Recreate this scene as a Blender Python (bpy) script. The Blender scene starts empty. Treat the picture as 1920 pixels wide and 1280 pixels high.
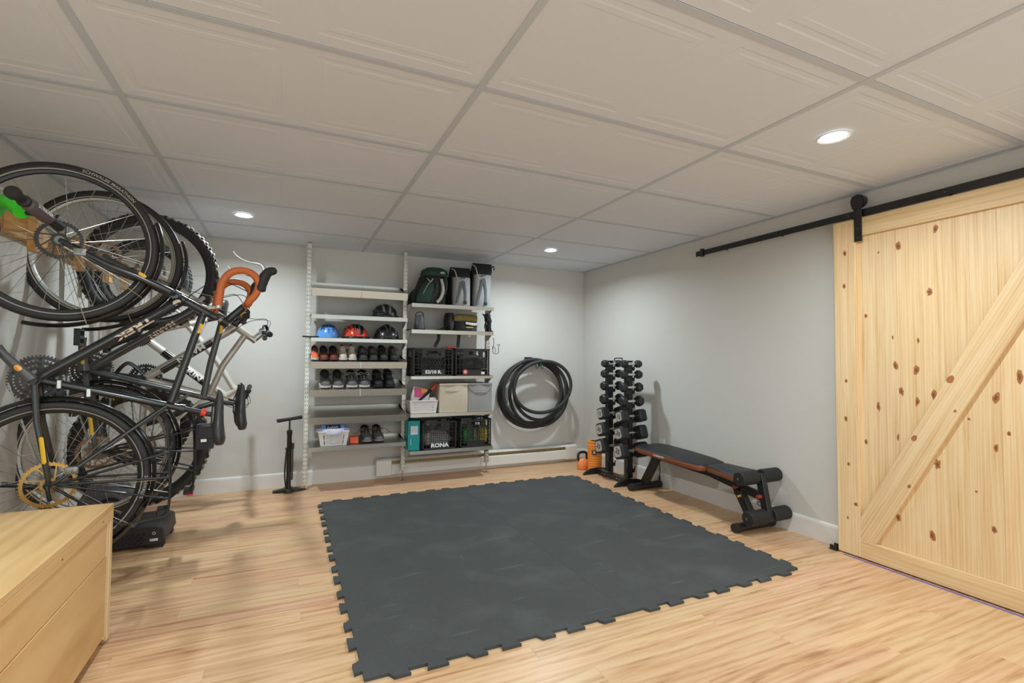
import bpy, math, random
from math import sin, cos, pi, radians, sqrt, hypot, atan2
from mathutils import Vector as V, Matrix, noise as mnoise

S = bpy.context.scene
COL = S.collection
# ------------------------------------------------------------------ camera
CAMH = 1.1104
yaw, pit, rol = 0.418809, 0.035085, 0.0073
w_ = V((sin(yaw)*cos(pit), cos(yaw)*cos(pit), sin(pit)))
r0 = V((cos(yaw), -sin(yaw), 0)); u0 = r0.cross(w_)
r_ = r0*cos(rol) + u0*sin(rol); u_ = u0*cos(rol) - r0*sin(rol)
cd = bpy.data.cameras.new('camera'); cam = bpy.data.objects.new('camera', cd); COL.objects.link(cam)
cd.sensor_fit = 'HORIZONTAL'; cd.sensor_width = 36.0; cd.lens = 36.0*900.05/1920
cd.shift_x = 22.62/1920; cd.shift_y = 1.68/1920; cd.clip_start = 0.02
m = Matrix((r_, u_, -w_)).transposed().to_4x4(); m.translation = V((0, 0, CAMH)); cam.matrix_world = m
S.camera = cam
# ------------------------------------------------------------------ world, exposure
wd = bpy.data.worlds.new('world'); S.world = wd; wd.use_nodes = True
wd.node_tree.nodes['Background'].inputs[0].default_value = (0.80, 0.92, 1.0, 1)
wd.node_tree.nodes['Background'].inputs[1].default_value = 2.1
S.view_settings.view_transform = 'Standard'; S.view_settings.look = 'None'
S.view_settings.gamma = 1.0; S.view_settings.use_curve_mapping = False
S.view_settings.exposure = 0.05
LAMP_W = 16.5            # watts of each recessed ceiling light
LAMP_COL = (0.82, 0.94, 1.0)
# room
XL, XR, YB, YF, ZC = -1.205, 3.0613, 4.565, -2.2, 2.0985
random.seed(7)

# ------------------------------------------------------------------ helpers
def srgb(r, g, b):
    f = lambda c: (c/255/12.92 if c/255 <= .04045 else ((c/255+.055)/1.055)**2.4)
    return (f(r), f(g), f(b))

class MB:
    def __init__(s): s.v = []; s.f = []
    def add(s, vs, fs):
        o = len(s.v); s.v += [tuple(p) for p in vs]; s.f += [tuple(i+o for i in q) for q in fs]; return s
    def obox(s, c, ax, ay, az):
        c, ax, ay, az = V(c), V(ax), V(ay), V(az)
        vs = [c+ax*i+ay*j+az*k for k in (-1, 1) for j in (-1, 1) for i in (-1, 1)]
        return s.add(vs, [(0,2,3,1),(4,5,7,6),(0,1,5,4),(2,6,7,3),(0,4,6,2),(1,3,7,5)])
    def box(s, x0, x1, y0, y1, z0, z1):
        return s.obox(((x0+x1)/2,(y0+y1)/2,(z0+z1)/2), ((x1-x0)/2,0,0), (0,(y1-y0)/2,0), (0,0,(z1-z0)/2))
    def bar(s, a, b, wu, up=(0,0,1), wv=None):
        a, b = V(a), V(b); d = (b-a); L = d.length; d.normalize(); up = V(up)
        x = d.cross(up)
        if x.length < 1e-4: x = d.cross(V((1,0,0)))
        x.normalize(); y = x.cross(d)
        return s.obox((a+b)/2, d*(L/2), x*(wu/2), y*((wv or wu)/2))
    def loft(s, rings, caps=True, closed=False):
        n = len(rings[0]); o = len(s.v)
        for r in rings: s.v += [tuple(p) for p in r]
        R = len(rings)
        for k in range(R if closed else R-1):
            a = o+k*n; b = o+((k+1) % R)*n
            for i in range(n): s.f.append((a+i, a+(i+1) % n, b+(i+1) % n, b+i))
        if caps and not closed:
            s.f.append(tuple(o+i for i in range(n))[::-1]); s.f.append(tuple(o+(R-1)*n+i for i in range(n)))
        return s
    def tube(s, pts, r, n=8, closed=False, caps=True, flat=None):
        pts = [V(p) for p in pts]; N = len(pts); rad = r if isinstance(r, (list, tuple)) else [r]*N
        rings = []; nrm = None
        for i, p in enumerate(pts):
            if closed: t = pts[(i+1) % N]-pts[i-1]
            else: t = pts[min(i+1, N-1)]-pts[max(i-1, 0)]
            t.normalize()
            if nrm is None:
                nrm = t.orthogonal().normalized()
                if flat is not None:
                    nrm = (V(flat[0])-t*V(flat[0]).dot(t)).normalized()
            else:
                nrm = (nrm-t*nrm.dot(t))
                nrm = nrm.normalized() if nrm.length > 1e-6 else t.orthogonal().normalized()
            bi = t.cross(nrm); k = flat[1] if flat is not None else 1
            rings.append([p+(nrm*cos(2*pi*j/n)+bi*sin(2*pi*j/n)*k)*rad[i] for j in range(n)])
        return s.loft(rings, caps, closed)
    def lathe(s, prof, c, axis=(0,0,1), n=24, caps=True, closed=False):
        c, ax = V(c), V(axis).normalized(); e = ax.orthogonal().normalized(); g = ax.cross(e)
        rings = [[c+ax*h+(e*cos(2*pi*j/n)+g*sin(2*pi*j/n))*r for j in range(n)] for r, h in prof]
        return s.loft(rings, caps, closed)
    def cyl(s, a, b, r, n=16, r2=None):
        a, b = V(a), V(b); d = b-a
        return s.lathe([(r, 0), (r if r2 is None else r2, d.length)], a, d, n)
    def torus(s, c, axis, R, r, n=48, m=10, ry=None):
        return s.lathe([(R+r*cos(2*pi*k/m), (ry or r)*sin(2*pi*k/m)) for k in range(m)], c, axis, n, closed=True)
    def prism(s, poly, o, ex, ey, ez):
        o, ex, ey, ez = V(o), V(ex), V(ey), V(ez)
        a = [o+ex*x+ey*y for x, y in poly]; n = len(a)
        return s.add(a+[p+ez for p in a], [tuple(range(n))[::-1], tuple(range(n, 2*n))]+[(i, (i+1) % n, n+(i+1) % n, n+i) for i in range(n)])
    def ball(s, c, r, n=16, m=10, zmin=-1.0):
        c = V(c); r = (r, r, r) if not isinstance(r, (tuple, list)) else r
        t0 = math.asin(max(-1, zmin)); rings = []
        for k in range(m+1):
            t = t0+(pi/2-t0)*k/m
            rr = max(cos(t), .01)
            rings.append([c+V((r[0]*rr*cos(2*pi*j/n), r[1]*rr*sin(2*pi*j/n), r[2]*sin(t))) for j in range(n)])
        return s.loft(rings)
    def build(s, name, mat, parent=None, smooth=False, bevel=0, sub=0, loc=None, angle=35):
        me = bpy.data.meshes.new(name); me.from_pydata(s.v, [], s.f); me.validate(clean_customdata=False); me.update()
        import bmesh
        bm = bmesh.new(); bm.from_mesh(me); bmesh.ops.recalc_face_normals(bm, faces=bm.faces)
        if bevel:
            es = [e for e in bm.edges if len(e.link_faces) == 2 and e.calc_face_angle(0) > .6]
            bmesh.ops.bevel(bm, geom=es, offset=bevel, segments=2 if smooth else 1, profile=.6, affect='EDGES', clamp_overlap=True)
        bm.to_mesh(me); bm.free()
        me.materials.append(M[mat] if isinstance(mat, str) else mat)
        if smooth:
            me.shade_smooth() if not angle else (me.set_sharp_from_angle(angle=radians(angle)))
        o = bpy.data.objects.new(name, me); COL.objects.link(o)
        if parent is not None: o.parent = parent
        if loc is not None: o.location = loc
        if sub:
            md = o.modifiers.new('s', 'SUBSURF'); md.levels = sub; md.render_levels = sub
        return o

def tag(o, label=None, cat=None, group=None, kind=None):
    for k, x in (('label', label), ('category', cat), ('group', group), ('kind', kind)):
        if x: o[k] = x
    return o
def thing(name, loc, label, cat, group=None):
    o = bpy.data.objects.new(name, None); COL.objects.link(o); o.location = loc; o.empty_display_size = .05
    return tag(o, label, cat, group)
def copy_tree(o, parent=None):
    c = o.copy(); COL.objects.link(c); c.parent = parent
    for ch in list(o.children): copy_tree(ch, c)
    return c
def part(o, label): o['label'] = label; return o
def arc(c, R, a0, a1, n, ex, ey):
    c, ex, ey = V(c), V(ex), V(ey)
    return [c+ex*(R*cos(a0+(a1-a0)*k/n))+ey*(R*sin(a0+(a1-a0)*k/n)) for k in range(n+1)]
def spline(pts, n=6):
    P = [V(p) for p in pts]; out = []
    for i in range(len(P)-1):
        p0, p1, p2, p3 = P[max(i-1, 0)], P[i], P[i+1], P[min(i+2, len(P)-1)]
        for k in range(n):
            t = k/n
            out.append(.5*((2*p1)+(p2-p0)*t+(2*p0-5*p1+4*p2-p3)*t*t+(3*p1-p0-3*p2+p3)*t**3))
    return out+[P[-1]]
def text_geo(s, size, bold=0.0, sx=1.0, cuts=0):
    cu = bpy.data.curves.new('t', 'FONT'); cu.body = s; cu.size = size; cu.align_x = 'CENTER'; cu.align_y = 'CENTER'
    cu.resolution_u = 2; cu.offset = bold
    ob = bpy.data.objects.new('t', cu); me = bpy.data.meshes.new_from_object(ob)
    if cuts:
        import bmesh
        bm = bmesh.new(); bm.from_mesh(me)
        for k in range(1, cuts):
            y = -size*.45+size*.9*k/cuts
            bmesh.ops.bisect_plane(bm, geom=bm.verts[:]+bm.edges[:]+bm.faces[:], plane_co=(0, y, 0), plane_no=(0, 1, 0))
        bm.to_mesh(me); bm.free()
    vs = [(p.co.x*sx, p.co.y) for p in me.vertices]; fs = [tuple(q.vertices) for q in me.polygons]
    bpy.data.objects.remove(ob); bpy.data.curves.remove(cu); bpy.data.meshes.remove(me)
    return vs, fs
def text_flat(mb, s, size, o, ex, ey, bold=0.0, sx=1.0):
    vs, fs = text_geo(s, size, bold, sx); o, ex, ey = V(o), V(ex).normalized(), V(ey).normalized()
    return mb.add([o+ex*x+ey*y for x, y in vs], fs)

# ------------------------------------------------------------------ materials
M = {}
def nodes(name):
    m = bpy.data.materials.new(name); m.use_nodes = True; nt = m.node_tree
    return m, nt, nt.nodes['Principled BSDF']
def mat(name, col, rough=.5, metal=0.0, var=.06, scale=30.0, bump=0.0, bscale=None, coat=0.0, emit=0, spec=None, trans=0.0):
    m, nt, b = nodes(name); N, L = nt.nodes, nt.links
    tc = N.new('ShaderNodeTexCoord'); nz = N.new('ShaderNodeTexNoise'); nz.inputs['Scale'].default_value = scale; nz.inputs['Detail'].default_value = 4
    L.new(tc.outputs['Object'], nz.inputs['Vector'])
    mx = N.new('ShaderNodeMix'); mx.data_type = 'RGBA'
    c = V(col[:3]); mx.inputs['A'].default_value = (*(c*(1-var)), 1); mx.inputs['B'].default_value = (*[min(1, k) for k in c*(1+var)], 1)
    L.new(nz.outputs['Fac'], mx.inputs['Factor']); L.new(mx.outputs['Result'], b.inputs['Base Color'])
    b.inputs['Roughness'].default_value = rough; b.inputs['Metallic'].default_value = metal
    if coat: b.inputs['Coat Weight'].default_value = coat; b.inputs['Coat Roughness'].default_value = .15
    if spec is not None: b.inputs['Specular IOR Level'].default_value = spec
    if trans: b.inputs['Transmission Weight'].default_value = trans
    if emit:
        b.inputs['Emission Color'].default_value = (*LAMP_COL, 1); b.inputs['Emission Strength'].default_value = emit
    if bump:
        n2 = N.new('ShaderNodeTexNoise'); n2.inputs['Scale'].default_value = bscale or scale; n2.inputs['Detail'].default_value = 3
        L.new(tc.outputs['Object'], n2.inputs['Vector'])
        bp = N.new('ShaderNodeBump'); bp.inputs['Strength'].default_value = bump; bp.inputs['Distance'].default_value = .002
        L.new(n2.outputs['Fac'], bp.inputs['Height']); L.new(bp.outputs['Normal'], b.inputs['Normal'])
    M[name] = m; return m
def wood(name, stops, stretch, rough=.4, ring=0.0, tint=.12, wscale=4.0, wdist=6.0, nscale=3.0, streak=.5, coat=0, rnd=True, band=('BANDS', 'X'), hue=0.0):
    """grain: noise stretched along the board plus a distorted wave; each object gets its own offset and tint"""
    m, nt, b = nodes(name); N, L = nt.nodes, nt.links
    tc = N.new('ShaderNodeTexCoord'); oi = N.new('ShaderNodeObjectInfo')
    mp = N.new('ShaderNodeMapping'); mp.inputs['Scale'].default_value = stretch
    L.new(tc.outputs['Object'], mp.inputs['Vector'])
    if rnd:
        mu = N.new('ShaderNodeVectorMath'); mu.operation = 'SCALE'; mu.inputs[0].default_value = (37.3, 17.1, 23.7)
        L.new(oi.outputs['Random'], mu.inputs['Scale']); L.new(mu.outputs['Vector'], mp.inputs['Location'])
    n1 = N.new('ShaderNodeTexNoise'); n1.inputs['Scale'].default_value = nscale; n1.inputs['Detail'].default_value = 6; n1.inputs['Roughness'].default_value = .62; n1.inputs['Distortion'].default_value = .6
    L.new(mp.outputs['Vector'], n1.inputs['Vector'])
    wv = N.new('ShaderNodeTexWave'); wv.wave_type = band[0]; wv.bands_direction = band[1]; wv.inputs['Scale'].default_value = wscale; wv.inputs['Distortion'].default_value = wdist; wv.inputs['Detail'].default_value = 3; wv.inputs['Detail Scale'].default_value = 1.3
    L.new(mp.outputs['Vector'], wv.inputs['Vector'])
    mx = N.new('ShaderNodeMix'); mx.inputs['Factor'].default_value = ring
    L.new(n1.outputs['Fac'], mx.inputs['A']); L.new(wv.outputs['Fac'], mx.inputs['B'])
    cr = N.new('ShaderNodeValToRGB'); el = cr.color_ramp.elements
    while len(el) < len(stops): el.new(.5)
    for e, (p, c) in zip(el, stops): e.position = p; e.color = (*c, 1)
    L.new(mx.outputs['Result'], cr.inputs['Fac'])
    hs = N.new('ShaderNodeHueSaturation'); L.new(cr.outputs['Color'], hs.inputs['Color'])
    mr = N.new('ShaderNodeMapRange'); mr.inputs['To Min'].default_value = 1-tint; mr.inputs['To Max'].default_value = 1+tint*.6
    L.new(oi.outputs['Random'], mr.inputs['Value']); L.new(mr.outputs['Result'], hs.inputs['Value'])
    if hue:
        ml = N.new('ShaderNodeMath'); ml.operation = 'MULTIPLY'; ml.inputs[1].default_value = 7.31; fr_ = N.new('ShaderNodeMath'); fr_.operation = 'FRACT'
        mh = N.new('ShaderNodeMapRange'); mh.inputs['To Min'].default_value = .5-hue; mh.inputs['To Max'].default_value = .5+hue
        L.new(oi.outputs['Random'], ml.inputs[0]); L.new(ml.outputs[0], fr_.inputs[0]); L.new(fr_.outputs[0], mh.inputs['Value']); L.new(mh.outputs['Result'], hs.inputs['Hue'])
    L.new(hs.outputs['Color'], b.inputs['Base Color'])
    b.inputs['Roughness'].default_value = rough
    if coat: b.inputs['Coat Weight'].default_value = coat
    bp = N.new('ShaderNodeBump'); bp.inputs['Strength'].default_value = .08; bp.inputs['Distance'].default_value = .001
    L.new(n1.outputs['Fac'], bp.inputs['Height']); L.new(bp.outputs['Normal'], b.inputs['Normal'])
    M[name] = m; return m

mat('wall', srgb(209, 206, 199), .75, var=.012, scale=3, bump=.04, bscale=160)
mat('ceiling_tile', srgb(222, 227, 235), .7, var=.01, scale=6)
mat('grid_bar', srgb(196, 203, 211), .55, var=.01)
mat('trim', srgb(226, 222, 216), .45, var=.015)
mat('white_enamel', srgb(225, 221, 214), .4, var=.015)
mat('lamp_trim', srgb(235, 233, 230), .4)
mat('lamp_lens', (1, 1, 1), .5, emit=26)
wood('laminate', [(.27, srgb(172, 124, 84)), (.40, srgb(206, 160, 116)), (.55, srgb(222, 181, 139)), (.78, srgb(230, 194, 154))], (1.0, 11, 11), .34, ring=.12, tint=.06, wscale=.8, wdist=10, nscale=2.2, hue=.008, band=('BANDS', 'Y'))
wood('pine_v', [(.2, srgb(206, 160, 106)), (.4, srgb(228, 192, 142)), (.6, srgb(237, 208, 162)), (.9, srgb(242, 217, 176))], (17, 17, .6), .5, ring=.14, tint=.05, wscale=1.3, wdist=9, nscale=2.4, band=('BANDS', 'Y'))
wood('pine_y', [(.1, srgb(198, 152, 98)), (.38, srgb(226, 190, 138)), (.6, srgb(236, 206, 158)), (.9, srgb(242, 216, 172))], (11, .55, 11), .5, ring=.14, tint=.05, wscale=1.3, wdist=9, nscale=2.4, band=('BANDS', 'Z'))
wood('spruce_y', [(.15, srgb(196, 150, 92)), (.42, srgb(222, 180, 122)), (.65, srgb(230, 192, 136)), (.9, srgb(236, 202, 150))], (5, .6, 5), .42, ring=.2, tint=.06, wscale=1.2, wdist=8, nscale=2.0, band=('BANDS', 'X'))
wood('lumber', [(.15, srgb(180, 126, 72)), (.45, srgb(212, 164, 104)), (.8, srgb(226, 184, 128))], (.7, 6, 6), .6, ring=.3, tint=.1)
mat('knot', srgb(170, 112, 70), .55, var=.3, scale=90)
mat('knot_dark', srgb(128, 78, 46), .6, var=.3, scale=120)
mat('rubber_mat', srgb(66, 68, 67), .8, var=.14, scale=4, bump=.12, bscale=400)
def add_scuffs(m, col):
    nt = m.node_tree; N, L = nt.nodes, nt.links; b = N['Principled BSDF']; src = b.inputs['Base Color'].links[0].from_socket
    tc = N.new('ShaderNodeTexCoord'); last = src
    for sc, rot, lo, hi, amt in (((1.2, 9, 1), .9, .66, .74, .22), ((10, 1.5, 1), .25, .68, .76, .16), ((90, 90, 90), 0, .62, .74, .20), ((2.2, 2.6, 1), 0, .5, .8, .14)):
        mp = N.new('ShaderNodeMapping'); mp.inputs['Scale'].default_value = sc; mp.inputs['Rotation'].default_value = (0, 0, rot)
        nz = N.new('ShaderNodeTexNoise'); nz.inputs['Scale'].default_value = 1.5; nz.inputs['Detail'].default_value = 5
        L.new(tc.outputs['Object'], mp.inputs['Vector']); L.new(mp.outputs['Vector'], nz.inputs['Vector'])
        mr = N.new('ShaderNodeMapRange'); mr.inputs['From Min'].default_value = lo; mr.inputs['From Max'].default_value = hi; mr.inputs['To Max'].default_value = amt
        L.new(nz.outputs['Fac'], mr.inputs['Value'])
        mx = N.new('ShaderNodeMix'); mx.data_type = 'RGBA'; mx.inputs['B'].default_value = (*col, 1)
        L.new(mr.outputs['Result'], mx.inputs['Factor']); L.new(last, mx.inputs['A']); last = mx.outputs['Result']
    L.new(last, b.inputs['Base Color'])
add_scuffs(M['rubber_mat'], srgb(140, 142, 138))
mat('galv', srgb(184, 182, 172), .33, 1.0, var=.1, scale=45)
mat('galv_post', srgb(206, 204, 192), .38, .85, var=.1, scale=60)
mat('ring_grey', srgb(72, 70, 67), .5, .35)
mat('black_metal', srgb(24, 24, 25), .42, 0.0, coat=.2)
mat('black_gloss', srgb(20, 20, 21), .25, coat=.4)
mat('black_plastic', srgb(26, 26, 27), .45)
mat('black_rubber', srgb(34, 33, 32), .65, bump=.05, bscale=200)
mat('tire', srgb(44, 43, 42), .62, bump=.08, bscale=260)
mat('tire_tread', srgb(52, 50, 46), .75)
mat('tread_dust', srgb(150, 140, 122), .85)
mat('stripe', srgb(178, 172, 164), .4)
mat('alu', srgb(196, 194, 188), .3, .9)
mat('alu_dull', srgb(150, 148, 144), .42, .8)
mat('steel', srgb(190, 188, 182), .22, 1.0)
mat('chrome', srgb(225, 225, 222), .12, 1.0)
mat('dark_alu', srgb(62, 60, 58), .4, .6)
mat('gold_rotor', srgb(214, 172, 96), .35, .7)
mat('rusty_rotor', srgb(150, 122, 98), .45, .7)
mat('frame_black', srgb(38, 38, 39), .24, coat=.5)
mat('frame_grey', srgb(72, 71, 69), .32, coat=.4)
mat('frame_silver', srgb(196, 188, 178), .34, .35)
mat('frame_white', srgb(206, 198, 188), .34, .2, coat=.3)
mat('decal', srgb(222, 200, 176), .4)
mat('decal_white', srgb(232, 230, 226), .4)
mat('yellow', srgb(236, 186, 40), .4)
mat('amber', srgb(240, 165, 60), .35)
mat('red', srgb(226, 62, 44), .35)
mat('bar_tape', srgb(188, 98, 46), .6, var=.1, bump=.3, bscale=140)
mat('saddle', srgb(52, 52, 53), .38, coat=.1)
mat('blue', srgb(56, 72, 168), .4)
mat('green_plastic', srgb(62, 214, 48), .35)
mat('pad_fabric', srgb(86, 76, 80), .7)
# ------------------------------------------------------------------ the room
def lerp_(a, b, t): return a+(b-a)*t
def struct(o, label=None): o['kind'] = 'structure'; (label and tag(o, label)); return o
fl = struct(MB().box(XL-.1, XR+.1, YF-.1, YB+.1, -.06, -.012).build('floor', 'laminate'), 'light maple laminate floor of long planks')
PW, PL = .106, 1.285
frr = random.Random(11)
pm = {}
y = YB
row = 0
while y > YF:
    y0 = max(y-PW, YF); x = XL-round(((row*.382+frr.uniform(0, .25)) % 1)*8)/8*PL
    while x < XR:
        a, b = max(x, XL), min(x+PL, XR)
        if b-a > .02:
            k = (round(b-a, 3), round(y-y0, 3))
            if k not in pm:
                g = .00012; L_, W_ = b-a, y-y0
                mb = MB(); t = .0004
                mb.loft([[(-L_/2+g, -W_/2+g, -.012), (L_/2-g, -W_/2+g, -.012), (L_/2-g, W_/2-g, -.012), (-L_/2+g, W_/2-g, -.012)],
                         [(-L_/2+g, -W_/2+g, -t), (L_/2-g, -W_/2+g, -t), (L_/2-g, W_/2-g, -t), (-L_/2+g, W_/2-g, -t)],
                         [(-L_/2+g+t, -W_/2+g+t, 0), (L_/2-g-t, -W_/2+g+t, 0), (L_/2-g-t, W_/2-g-t, 0), (-L_/2+g+t, W_/2-g-t, 0)]])
                o = mb.build('plank', 'laminate', fl); pm[k] = o.data
            else:
                o = bpy.data.objects.new('plank', pm[k]); COL.objects.link(o); o.parent = fl
            o.location = ((a+b)/2, (y+y0)/2, 0)
        x += PL
    y = y0; row += 1
struct(MB().box(XL-.1, XR+.1, YB, YB+.1, -.05, ZC+.12).build('wall_back', 'wall'), 'warm grey painted back wall')
struct(MB().box(XR, XR+.1, YF-.1, YB, -.05, ZC+.12).build('wall_right', 'wall'), 'warm grey painted wall beside the barn door')
struct(MB().box(XL-.1, XL, YF-.1, YB, -.05, ZC+.12).build('wall_left', 'wall'), 'warm grey painted wall behind the hanging bicycles')
def baseboard(name, a, b, nrm, lab):
    a, b, n = V(a), V(b), V(nrm); mb = MB()
    pr = [(0, 0), (.014, 0), (.014, .105), (.011, .116), (.006, .122), (0, .122)]
    mb.prism(pr, a, n, (0, 0, 1), b-a)
    return struct(mb.build(name, 'trim'), lab)
baseboard('baseboard_back', (XL, YB, 0), (XR, YB, 0), (0, -1, 0), 'white painted baseboard along the back wall')
baseboard('baseboard_right', (XR, YF, 0), (XR, YB, 0), (-1, 0, 0), 'white painted baseboard under the right wall')
baseboard('baseboard_left', (XL, YF, 0), (XL, YB, 0), (1, 0, 0), 'white painted baseboard under the left wall')
# suspended ceiling
ce = struct(MB().box(XL-.1, XR+.1, YF-.1, YB+.1, ZC+.09, ZC+.12).build('ceiling', 'ceiling_tile'), 'white suspended ceiling of embossed panels in a grid')
GX = [-0.5917+1.2192*i for i in range(-1, 4)]
GY = [1.6024+.6096*j for j in range(-6, 5)]
xs = [XL]+[g for g in GX if XL+.03 < g < XR-.03]+[XR]
ys = [YF]+[g for g in GY if YF+.03 < g < YB-.03]+[YB]
BW = .0125
tm = {}
def tile_mesh(Lx, Ly, ax, bx, cut):
    """panel Lx*Ly with two embossed squares; z up is into the plenum"""
    mb = MB(); th = .012
    mb.box(-Lx/2, Lx/2, -Ly/2, Ly/2, .005, th)
    def field(x0, x1, y0, y1):
        # nested frames: flat rim, groove, flat, groove, flat field
        st = [(0, 0), (.050, 0), (.056, .0013), (.074, .0013), (.080, .0002), (.100, .0002), (.104, .0009)]
        rings = []
        for ins, z in st:
            if x1-x0 > 2*ins+.02 and y1-y0 > 2*ins+.02:
                rings.append([(x0+ins, y0+ins, z), (x1-ins, y0+ins, z), (x1-ins, y1-ins, z), (x0+ins, y1-ins, z)])
        o = len(mb.v); n = 4
        for r in rings: mb.v += r
        for k in range(len(rings)-1):
            for i in range(4): mb.f.append((o+k*4+i, o+k*4+(i+1) % 4, o+(k+1)*4+(i+1) % 4, o+(k+1)*4+i))
        e = o+(len(rings)-1)*4; mb.f.append((e, e+1, e+2, e+3))
    if Lx > .9: field(-Lx/2, 0, -Ly/2, Ly/2); field(0, Lx/2, -Ly/2, Ly/2)
    else: field(-Lx/2, Lx/2, -Ly/2, Ly/2)
    return mb
for i in range(len(xs)-1):
    for j in range(len(ys)-1):
        last = j == len(ys)-2; e1 = (.009 if i < 2 else .0015) if last else BW+.0011
        Lx, Ly = xs[i+1]-xs[i]-.004, ys[j+1]-ys[j]-.002-e1
        k = (round(Lx, 3), round(Ly, 3))
        if k not in tm:
            o = tile_mesh(Lx, Ly, 0, 0, 0).build('ceiling_panel', 'ceiling_tile', ce); tm[k] = o.data
        else:
            o = bpy.data.objects.new('ceiling_panel', tm[k]); COL.objects.link(o); o.parent = ce
        o.location = ((xs[i]+xs[i+1])/2, (ys[j]+.002+ys[j+1]-e1)/2, ZC+.0015)
for g in xs[1:-1]:
    MB().box(g-BW, g+BW, YF, YB, ZC-.0015, ZC+.0012).box(g-.001, g+.001, YF, YB, ZC+.0012, ZC+.03).build('grid_bar', 'grid_bar', ce)
for g in ys[1:-1]:
    for i in range(len(xs)-1):
        a = xs[i]+(BW if i else 0); b = xs[i+1]-(BW if i < len(xs)-2 else 0)
        MB().box(a+.0006, b-.0006, g-BW, g+BW, ZC-.001, ZC+.0012).build('grid_bar', 'grid_bar', ce)
for n_, bx in (('trim_1', (XR-.02, XR-.0005, YF, YB)), ('trim_2', (XL+.0005, XL+.02, YF, YB))):
    struct(MB().box(*bx, ZC-.004, ZC-.0015).build(n_, 'grid_bar'), 'thin white wall angle under the ceiling edge, '+('above the barn door' if n_ == 'trim_1' else 'above the bicycles'))
# recessed lights
def downlight(x, y, label):
    t = thing('recessed_light', (x, y, ZC-.0015), label, 'ceiling light', 'recessed ceiling lights')
    MB().lathe([(.046, -.001), (.062, -.0045), (.066, -.001), (.066, .001), (.046, .001)], (0, 0, 0), (0, 0, 1), 32, closed=True).build('trim_ring', 'lamp_trim', t, smooth=True)
    MB().lathe([(.046, 0), (.044, -.003), (.03, -.006), (.001, -.0075)], (0, 0, 0), (0, 0, 1), 32).build('lens', 'lamp_lens', t, smooth=True)
    ld = bpy.data.lights.new('lamp', 'AREA'); ld.shape = 'DISK'; ld.size = .088; ld.energy = LAMP_W; ld.color = LAMP_COL; ld.spread = radians(160)
    lo = bpy.data.objects.new('lamp', ld); COL.objects.link(lo); lo.parent = t; lo.location = (0, 0, -.0085)
for x, y, l in [(-.289, 3.744, 'round recessed ceiling light above the hanging bicycles'), (2.165, 3.75, 'round recessed ceiling light near the back right corner'),
                (2.178, 1.303, 'round recessed ceiling light in front of the barn door'), (-.289, 1.303, 'round recessed ceiling light above the wooden chest'),
                (-.289, -1.14, 'round recessed ceiling light behind the viewer, left'), (2.17, -1.14, 'round recessed ceiling light behind the viewer, right')]:
    downlight(x, y, l)
# sliding barn door on its track
DX = 3.0; D0, D1 = .67, 1.80            # door face x, y range
dr = MB().box(DX+.016, DX+.034, D0+.003, D1-.003, .012, 1.93).build('door_1', 'pine_v')
struct(dr, 'sliding knotty pine barn door with one diagonal brace')
bw = (D1-D0-.02)/11
rb = random.Random(3)
for i in range(11):
    a = D0+.01+i*bw
    MB().box(DX+.0045, DX+.016, a+.0002, a+bw-.0002, .014, 1.928).build('plank', 'pine_v', dr, bevel=.0007)
for a, b in ((D0, D0+.122), (D1-.122, D1)):
    MB().box(DX-.014, DX+.0045, a, b, .008, 1.935).build('stile', 'pine_v', dr, bevel=.002)
MB().box(DX-.014, DX+.0045, D0+.122, D1-.122, 1.832, 1.935).build('top_rail', 'pine_y', dr, bevel=.002)
MB().box(DX-.014, DX+.0045, D0+.122, D1-.122, .008, .107).build('bottom_rail', 'pine_y', dr, bevel=.002)
# brace: from lower-left corner to the upper-right one
p0, p1 = V((0, 1.678, .107)), V((0, .792, 1.832)); d = (p1-p0).normalized(); nn = V((0, d.z, -d.y))
Y0, Y1, Z0, Z1 = D0+.122, D1-.122, .107, 1.832; hw = .055
br = [(Y1, Z0), (Y1-.075, Z0), (Y0, Z1-.125), (Y0, Z1), (Y0+.075, Z1), (Y1, Z0+.125)]
bo = MB().prism([(a-Y1, b-Z0) for a, b in br], (0, 0, 0), (0, 1, 0), (0, 0, 1), (.0185, 0, 0)).build('brace', 'pine_v', dr, bevel=.002)
th = atan2(Y1-Y0, Z1-Z0)
R_ = Matrix.Rotation(-th, 4, 'X')      # board grain follows the brace
for vtx in bo.data.vertices: vtx.co = R_ @ vtx.co
bo.rotation_euler = (th, 0, 0); bo.location = (DX-.014, Y1, Z0)
# knots
kn = [(1.735, 1.745, .020, .010, 0), (1.742, 1.555, .016, .009, 0), (1.74, 1.0, .012, .008, 0), (1.745, .78, .018, .008, 0), (1.735, .52, .012, .008, 0), (1.70, .30, .012, .012, 0), (1.745, .21, .01, .006, 0),
      (1.57, 1.72, .008, .006, 1), (1.475, 1.735, .028, .013, 1), (1.31, 1.79, .022, .012, 1), (1.64, 1.37, .012, .009, 1), (1.34, 1.47, .024, .015, 1), (1.51, 1.245, .012, .005, 1), (1.395, 1.225, .018, .006, 1),
      (1.50, 1.09, .027, .013, 1), (1.405, 1.07, .026, .015, 1), (1.475, .955, .028, .012, 1), (1.405, .905, .024, .011, 1), (1.585, .865, .032, .009, 1), (1.335, .945, .030, .014, 1), (1.495, .71, .02, .006, 1), (1.65, .66, .016, .009, 1),
      (1.325, .60, .026, .015, 1), (1.50, .28, .024, .012, 1), (1.355, .235, .032, .014, 1), (1.10, .95, .030, .015, 1), (1.105, .72, .022, .010, 1), (1.06, .79, .012, .008, 1), (1.12, .34, .018, .010, 1), (1.20, .84, .008, .006, 1), (1.02, 1.05, .035, .012, 1), (1.18, .5, .007, .005, 1)]
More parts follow.
